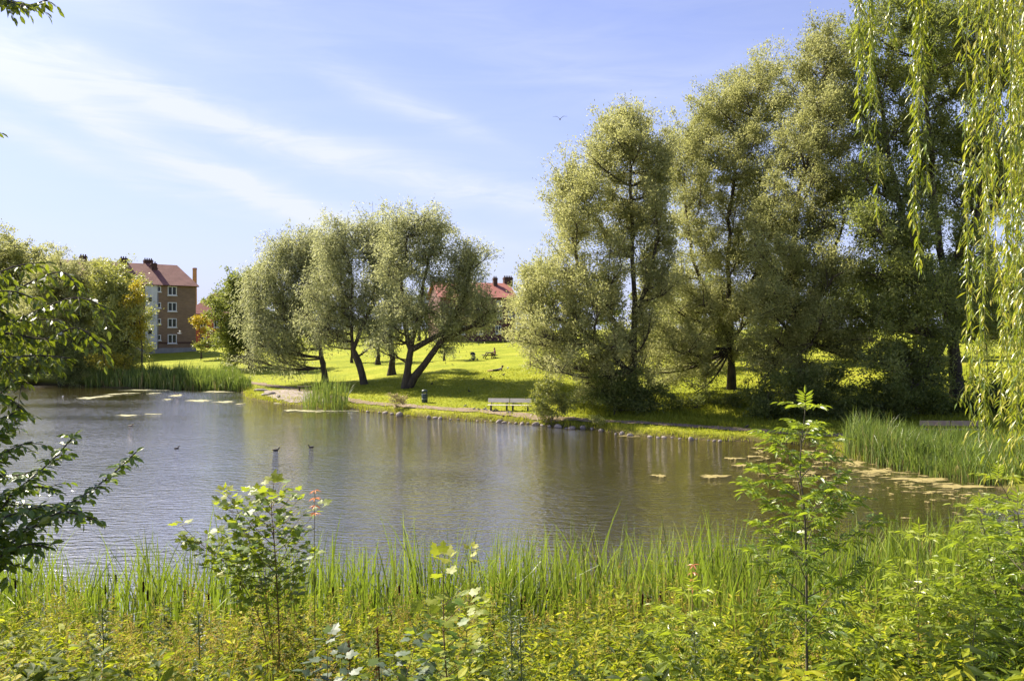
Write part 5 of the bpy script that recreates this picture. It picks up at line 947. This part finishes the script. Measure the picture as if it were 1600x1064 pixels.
def stroller():
    b = G(740, 563.5); r = obj_at('stroller', b, R(150), 'dark and white baby stroller parked left of the picnic table', 'stroller'); BK = simple('pram_frame', (.03, .03, .035), None, 3, .4); NV = simple('pram_navy', (.06, .07, .13), (.045, .05, .1), 6, .85); WH = simple('pram_cloth', (.5, .5, .58), (.4, .4, .48), 6, .9)
    for x, y in ((-.3, -.35), (.3, -.35), (-.28, .38), (.28, .38)):
        a = Acc(); rr_ = .14 if y < 0 else .11; a.lathe((x, y, rr_), [(rr_ * .55, -.02), (rr_, -.018), (rr_, .018), (rr_ * .55, .02)], 16, ax=((0, 1, 0), (0, 0, 1), (1, 0, 0))); w = local(a, 'wheel', BK, r); a = Acc(); a.lathe((x, y, rr_), [(.02, -.03), (.03, 0), (.02, .03)], 8, ax=((0, 1, 0), (0, 0, 1), (1, 0, 0))); h = local(a, 'hub', GREYC, w)
    a = Acc()
    for x in (-.27, .27): a.tube([(x, -.35, .14), (x, 0, .45), (x, .3, .75), (x, .42, 1.02)], .016, 6); a.tube([(x, .38, .11), (x, -.05, .5)], .016, 6)
    a.tube([(-.27, -.35, .14), (.27, -.35, .14)], .014, 6); a.tube([(-.27, .38, .11), (.27, .38, .11)], .014, 6); local(a, 'frame', BK, r)
    a = Acc(); a.tube([(-.27, .42, 1.02), (0, .45, 1.05), (.27, .42, 1.02)], .02, 8); local(a, 'handle', BK, r)
    me = skinmesh('seat', [(0, -.3, .42), (0, -.05, .45), (0, .12, .62), (0, .2, .8)], [(0, 1), (1, 2), (2, 3)], [(.2, .1), (.22, .12), (.22, .1), (.2, .08)], [WH]); o = bpy.data.objects.new('seat', me); C.objects.link(o); o.parent = r
    a = Acc(); v = []; n = 10; K = 6
    for i in range(K + 1):
        th = R(10 + 120 * i / K)
        for j in range(n + 1): ph = math.pi * j / n; v.append((.29 * math.cos(ph), .2 - .36 * math.cos(th) * math.sin(ph) ** .5, .66 + .38 * math.sin(th) * math.sin(ph) ** .5))
    f = [[i * (n + 1) + j, i * (n + 1) + j + 1, (i + 1) * (n + 1) + j + 1, (i + 1) * (n + 1) + j] for i in range(K) for j in range(n)]; a.add(v, f, smooth=True); local(a, 'canopy', NV, r)
    a = Acc(); a.box((0, .05, .25), (.42, .45, .16), bev=.03); local(a, 'basket', NV, r)
stroller()
# ------------------------------------------------------------------ stones
def stones():
    rr = random.Random(9); SM = simple('pale_stone', (.17, .14, .12), (.36, .32, .29), 3, .85, .2, .02, 9); SD = simple('grey_stone', (.16, .14, .13), (.26, .23, .22), 3, .85, .2, .02, 9); ms = []
    for k in range(7):
        bm = bmesh.new(); bmesh.ops.create_icosphere(bm, subdivisions=3, radius=1); ph = [rr.uniform(0, 6) for _ in range(6)]
        for v in bm.verts:
            c = v.co; f = 1 + .14 * math.sin(c.x * 2.3 + ph[0]) * math.cos(c.y * 2.7 + ph[1]) + .1 * math.sin(c.z * 3 + c.x * 2 + ph[2]) + .05 * math.sin(c.y * 6 + ph[3]) * math.sin(c.x * 5 + ph[4]); v.co = Vector((c.x * f, c.y * f * .8, c.z * f * .55))
        me = bpy.data.meshes.new('stone'); bm.to_mesh(me); bm.free(); me.materials.append(SD if k > 4 else SM)
        for p in me.polygons: p.use_smooth = True
        ms.append(me)
    def st(px, py, s, k=None):
        dd = np.arange(38, 75, .05); q = (px - CX) / F; j = int(np.argmax(sdf(q * dd, dd) > rr.uniform(-.3, .22))); w = Vector((q * dd[j], dd[j], 0)); s *= rr.uniform(.5, 1.05); o = bpy.data.objects.new('stone', ms[rr.randrange(7) if k is None else k]); C.objects.link(o); o.location = (w.x, w.y, s * .25); o.scale = (s, s * rr.uniform(.7, 1), s * rr.uniform(.75, 1.2)); o.rotation_euler = (rr.uniform(-.2, .2), rr.uniform(-.2, .2), rr.uniform(0, 6))
        tag(o, ('grey' if o.data.materials[0] == SD else 'pale') + ' rounded stone lying at the waterline of the far bank', 'stone', ('grey' if o.data.materials[0] == SD else 'pale') + ' stones along the far waterline')
    for px, py, s in ((550, 637, .28), (574, 639, .32), (593, 641, .25), (602, 641, .3), (613, 643, .35), (624, 643, .42), (638, 645, .22), (670, 647, .26), (680, 649, .4), (688, 648, .22), (746, 654, .24), (780, 657, .26), (788, 658, .34), (806, 659, .22), (816, 659, .26), (838, 663, .36), (847, 664, .22), (858, 664, .2), (869, 665, .22), (872, 667, .3), (885, 667, .22), (893, 668, .26)): st(px, py, s, rr.randrange(5))
    for px, py, s in ((912, 670, .3), (925, 671, .32), (939, 671, .28), (962, 674, .22), (972, 675, .26), (985, 678, .2), (1015, 679, .26), (1028, 680, .2), (1038, 681, .3), (1080, 683, .2), (1088, 684, .16), (1107, 685, .14), (1116, 686, .26), (1125, 687, .16), (1140, 688, .14), (704, 652, .14), (716, 653, .15), (728, 654, .13), (758, 656, .14), (768, 657, .16), (796, 659, .13), (826, 661, .2), (655, 647, .15), (1050, 682, .13), (1062, 683, .15)): st(px, py, s)
    for i, (px, py, s, lab) in enumerate(((407, 611, .55, 'whitish boulder on the grassy tip of the little peninsula'), (420, 617, .6, 'broad pale boulder at the water edge of the peninsula'), (434, 620, .35, 'small pale boulder on the gravel beach'))):
        w = G(px, py); o = bpy.data.objects.new('boulder', ms[i]); C.objects.link(o); o.location = w + Vector((0, 0, .05)); o.scale = (s * 1.3, s * .8, s * .7); o.rotation_euler = (0, 0, i); tag(o, lab, 'boulder')
stones()
# ------------------------------------------------------------------ floating algae
def algae():
    rr = random.Random(6); AL = simple('algae', (.2, .165, .06), (.32, .27, .12), 5, .9, .1, .01, 40); PL = simple('pale_algae', (.27, .26, .13), (.4, .38, .25), 5, .9, .1, .01, 40)
    def mats(name, label, spots, mat):
        a = Acc()
        for (px, py, rx, ry) in spots:
            c = W(px, py); d = c.y; rx *= .8; X = rx / F * d; Y = ry * d * d / (H * F); n = 40; ph = [rr.uniform(0, 6.28) for _ in range(5)]; ring = []
            for i in range(n):
                t = i / n * 2 * math.pi; f = 1 + .25 * math.sin(2 * t + ph[0]) + .2 * math.sin(3 * t + ph[1]) + .2 * math.sin(7 * t + ph[2]) + .17 * math.sin(11 * t + ph[3]) + rr.uniform(-.16, .16); ring.append((c.x + math.cos(t) * X * f, c.y + math.sin(t) * Y * f))
            v = [(x, y, .012) for x, y in ring] + [(c.x, c.y, .02)] + [(x, y, -.02) for x, y in ring]; a.add(v, [[n, i, (i + 1) % n] for i in range(n)] + [[i, n + 1 + i, n + 1 + (i + 1) % n, (i + 1) % n] for i in range(n)])
        stuff(a.build(name, mat), label, 'algae')
    sp = [(140, 621.5, 20, 1.3), (165, 619, 12, .8), (178, 616, 14, .8), (200, 614.5, 14, .7), (240, 614.5, 10, .7), (310, 626, 24, 1.2), (350, 628, 20, 1.), (275, 618, 12, 1.2), (262, 624, 8, .7), (375, 631, 8, .6), (200, 649, 22, .9), (240, 647, 14, .6), (505, 642, 46, 1.6), (560, 641, 26, 1.4), (455, 641, 14, 1.0), (340, 612, 30, .8), (230, 609.5, 40, .6), (440, 630, 10, 1)]
    mats('algae', 'pale algae mats floating on the left part of the pond', sp, PL)
    sp = [(1115, 744, 22, 2.6), (1030, 743, 14, 1.4), (1000, 680, 30, 2.2), (1146, 716, 14, 1.3), (1175, 713, 10, 1), (1160, 727, 14, 1.6)]
    for i in range(240):
        t = rr.random(); px = 1180 + 360 * t; py = 700 + (px - 1250) * .2 + abs(rr.gauss(14, 26)); py = max(700 + max(0, px - 1290) * .24, py)
        if py < 815: sp.append((px, py, rr.uniform(1.5, 6) * (1 + 2.5 * rr.random() ** 3), rr.uniform(.15, .9)))
    sp += [(1440, 749, 44, 3), (1500, 760, 40, 3), (1370, 736, 30, 2), (1335, 723, 20, 2)]
    mats('algae', 'tan algae scum floating before the right hand reeds', sp, AL)
algae()
# ------------------------------------------------------------------ birds
def birds():
    DK = simple('dark_feathers', (.03, .028, .026), (.06, .05, .045), 14, .7); PG = simple('grey_feathers', (.12, .12, .14), (.2, .2, .22), 14, .7); BR = simple('brown_feathers', (.12, .085, .06), (.2, .15, .1), 14, .7); WHT = simple('white_feathers', (.75, .75, .75), (.65, .65, .66), 14, .7); BIL = simple('bill', (.45, .3, .05), None, 3, .5); LGM = simple('bird_leg', (.4, .15, .08), None, 3, .6)
    def duckmesh(mat):
        return skinmesh('duck', [(0, 0, .08), (-.16, 0, .1), (-.25, 0, .14), (.12, 0, .1), (.19, 0, .17), (.22, 0, .25), (.27, 0, .255), (.335, 0, .24)], [(0, 1), (1, 2), (0, 3), (3, 4), (4, 5), (5, 6), (6, 7)], [(.11, .085), (.085, .06), .02, (.09, .07), .04, .05, .035, (.02, .01)], [mat, BIL], 2, lambda c: 1 if c.x > .285 else 0)
    dm, db, dw = duckmesh(DK), duckmesh(BR), duckmesh(WHT)
    for px, py, rz, s, m, lab in ((204, 666, 0, .95, db, 'brown duck swimming alone on the left part of the pond'), (276, 701, 1.0, .9, dm, 'dark duck on the bright water at the left, facing away'), (431, 704, 0.1, 1.15, dm, 'dark duck swimming left of its neighbour in mid pond'), (486, 699, 3.0, 1.0, dm, 'dark duck facing left in mid pond'), (98, 619, 0, .45, dw, 'tiny white water bird near the far left shore'), (277, 617, 3.1, 1.1, db, 'brown duck resting on the algae before the far reeds'), (457, 627, 1.5, .9, dm, 'dark duck by the gravel beach')):
        o = bpy.data.objects.new('duck', m); C.objects.link(o); w = W(px, py); o.location = (w.x, w.y, -.03); o.rotation_euler = (0, 0, rz); o.scale = (s * .72,) * 3; tag(o, lab, 'duck')
    def pig(mat): return skinmesh('pigeon', [(0, 0, .13), (-.1, 0, .11), (-.2, 0, .09), (.06, 0, .16), (.09, 0, .22), (.1, 0, .25), (.14, 0, .245)], [(0, 1), (1, 2), (0, 3), (3, 4), (4, 5), (5, 6)], [(.07, .065), (.05, .04), (.03, .012), .055, .032, .034, .01], [mat], 2)
    pm, cm = pig(PG), pig(DK)
    def bird(px, py, rz, m, s, name, lab, grp, z=None):
        p = G(px, py); o = empty(name, p, lab, name, grp); o.rotation_euler = (0, 0, rz); o.scale = (s, s, s); q = bpy.data.objects.new('body', m); C.objects.link(q); q.parent = o
        for k in (-1, 1): a = Acc(); a.tube([(0, .025 * k, -.01), (.005, .025 * k, .09)], .007, 5); local(a, 'leg', LGM if name == 'pigeon' else DK, o)
        if z: o.location.z += z
    for px, py, rz in ((727, 636, 0), (741, 641, .3), (748, 641.5, 2.8), (757, 641, .2), (760, 642, 2), (767, 643, 3), (772, 643.5, .3), (776, 643, 2.9), (794, 646.5, .1), (799, 647, 2.5)): bird(px, py, rz, pm, .82, 'pigeon', 'grey pigeon pecking on the path in front of the pale double bench', 'pigeons on the path before the bench')
    for px, py, rz, lab in ((755, 595, .3, 'black crow on the shaded lawn above the pale double bench'), (733, 614, 2.6, 'black crow on the shaded lawn nearer the water'), (675, 602, 1, 'black crow on the lawn right of the largest willow trunk'), (787, 588, .4, 'black crow on the lawn below the lying person'), (767, 591, 2, 'small dark bird on the shaded lawn between two crows'), (1167, 670, .2, 'black bird on the path at the foot of the right hand thicket'), (436, 622, .2, 'black bird on the gravel beach')): bird(px, py, rz, cm, 1.0, 'crow', lab, None)
    for px, py in ((748, 537), (752, 537), (783, 536), (788, 535.5), (794, 535)): bird(px, py, random.uniform(0, 6), cm, 1.2, 'crow', 'tiny dark bird on the sunny lawn below the dark brick house', 'birds on the far lawn')
    def gull(px, py, d, span, up, label, mat, rz, roll=0):
        o = empty('gull', P(px, py, d), label, 'gull'); o.rotation_euler = (roll, 0, rz); m = skinmesh('body', [(0, 0, 0), (.1, 0, .01), (.2, 0, .02), (.26, 0, .01), (-.12, 0, 0), (-.24, 0, .01)], [(0, 1), (1, 2), (2, 3), (0, 4), (4, 5)], [.055, .05, .035, .012, .04, (.03, .01)], [mat], 2); q = bpy.data.objects.new('body', m); C.objects.link(q); q.parent = o
        for s in (-1, 1):
            a = Acc(); K = 8; v = []
            for i in range(K + 1):
                t = i / K; y = s * span / 2 * t; z = up * (math.sin(min(1, t * 1.7) * math.pi / 2) - .55 * max(0, t - .5) ** 1.3 * 1.2) + .02; c = .17 * (1 - .75 * t ** 1.5); sw = .05 * math.sin(t * 3) - .12 * t * t
                v += [(sw + c * .4, y, z), (sw, y, z + .016 * (1 - t)), (sw - c * .6, y, z - .004), (sw, y, z - .008)]
            f = [[i * 4 + j, i * 4 + (j + 1) % 4, i * 4 + 4 + (j + 1) % 4, i * 4 + 4 + j] for i in range(K) for j in range(4)] + [[K * 4, K * 4 + 1, K * 4 + 2, K * 4 + 3]]; a.add(v, f, smooth=True); local(a, 'wing', mat, o)
    gull(281, 521, 90, 1.15, .3, 'white gull flying low in front of the brown apartment block', WHT, R(200))
    gull(875, 187, 60, 1.1, .22, 'dark silhouetted gull gliding high in the open sky', simple('gull_shade', (.2, .2, .22), (.14, .14, .16), 5, .8), R(85))
birds()
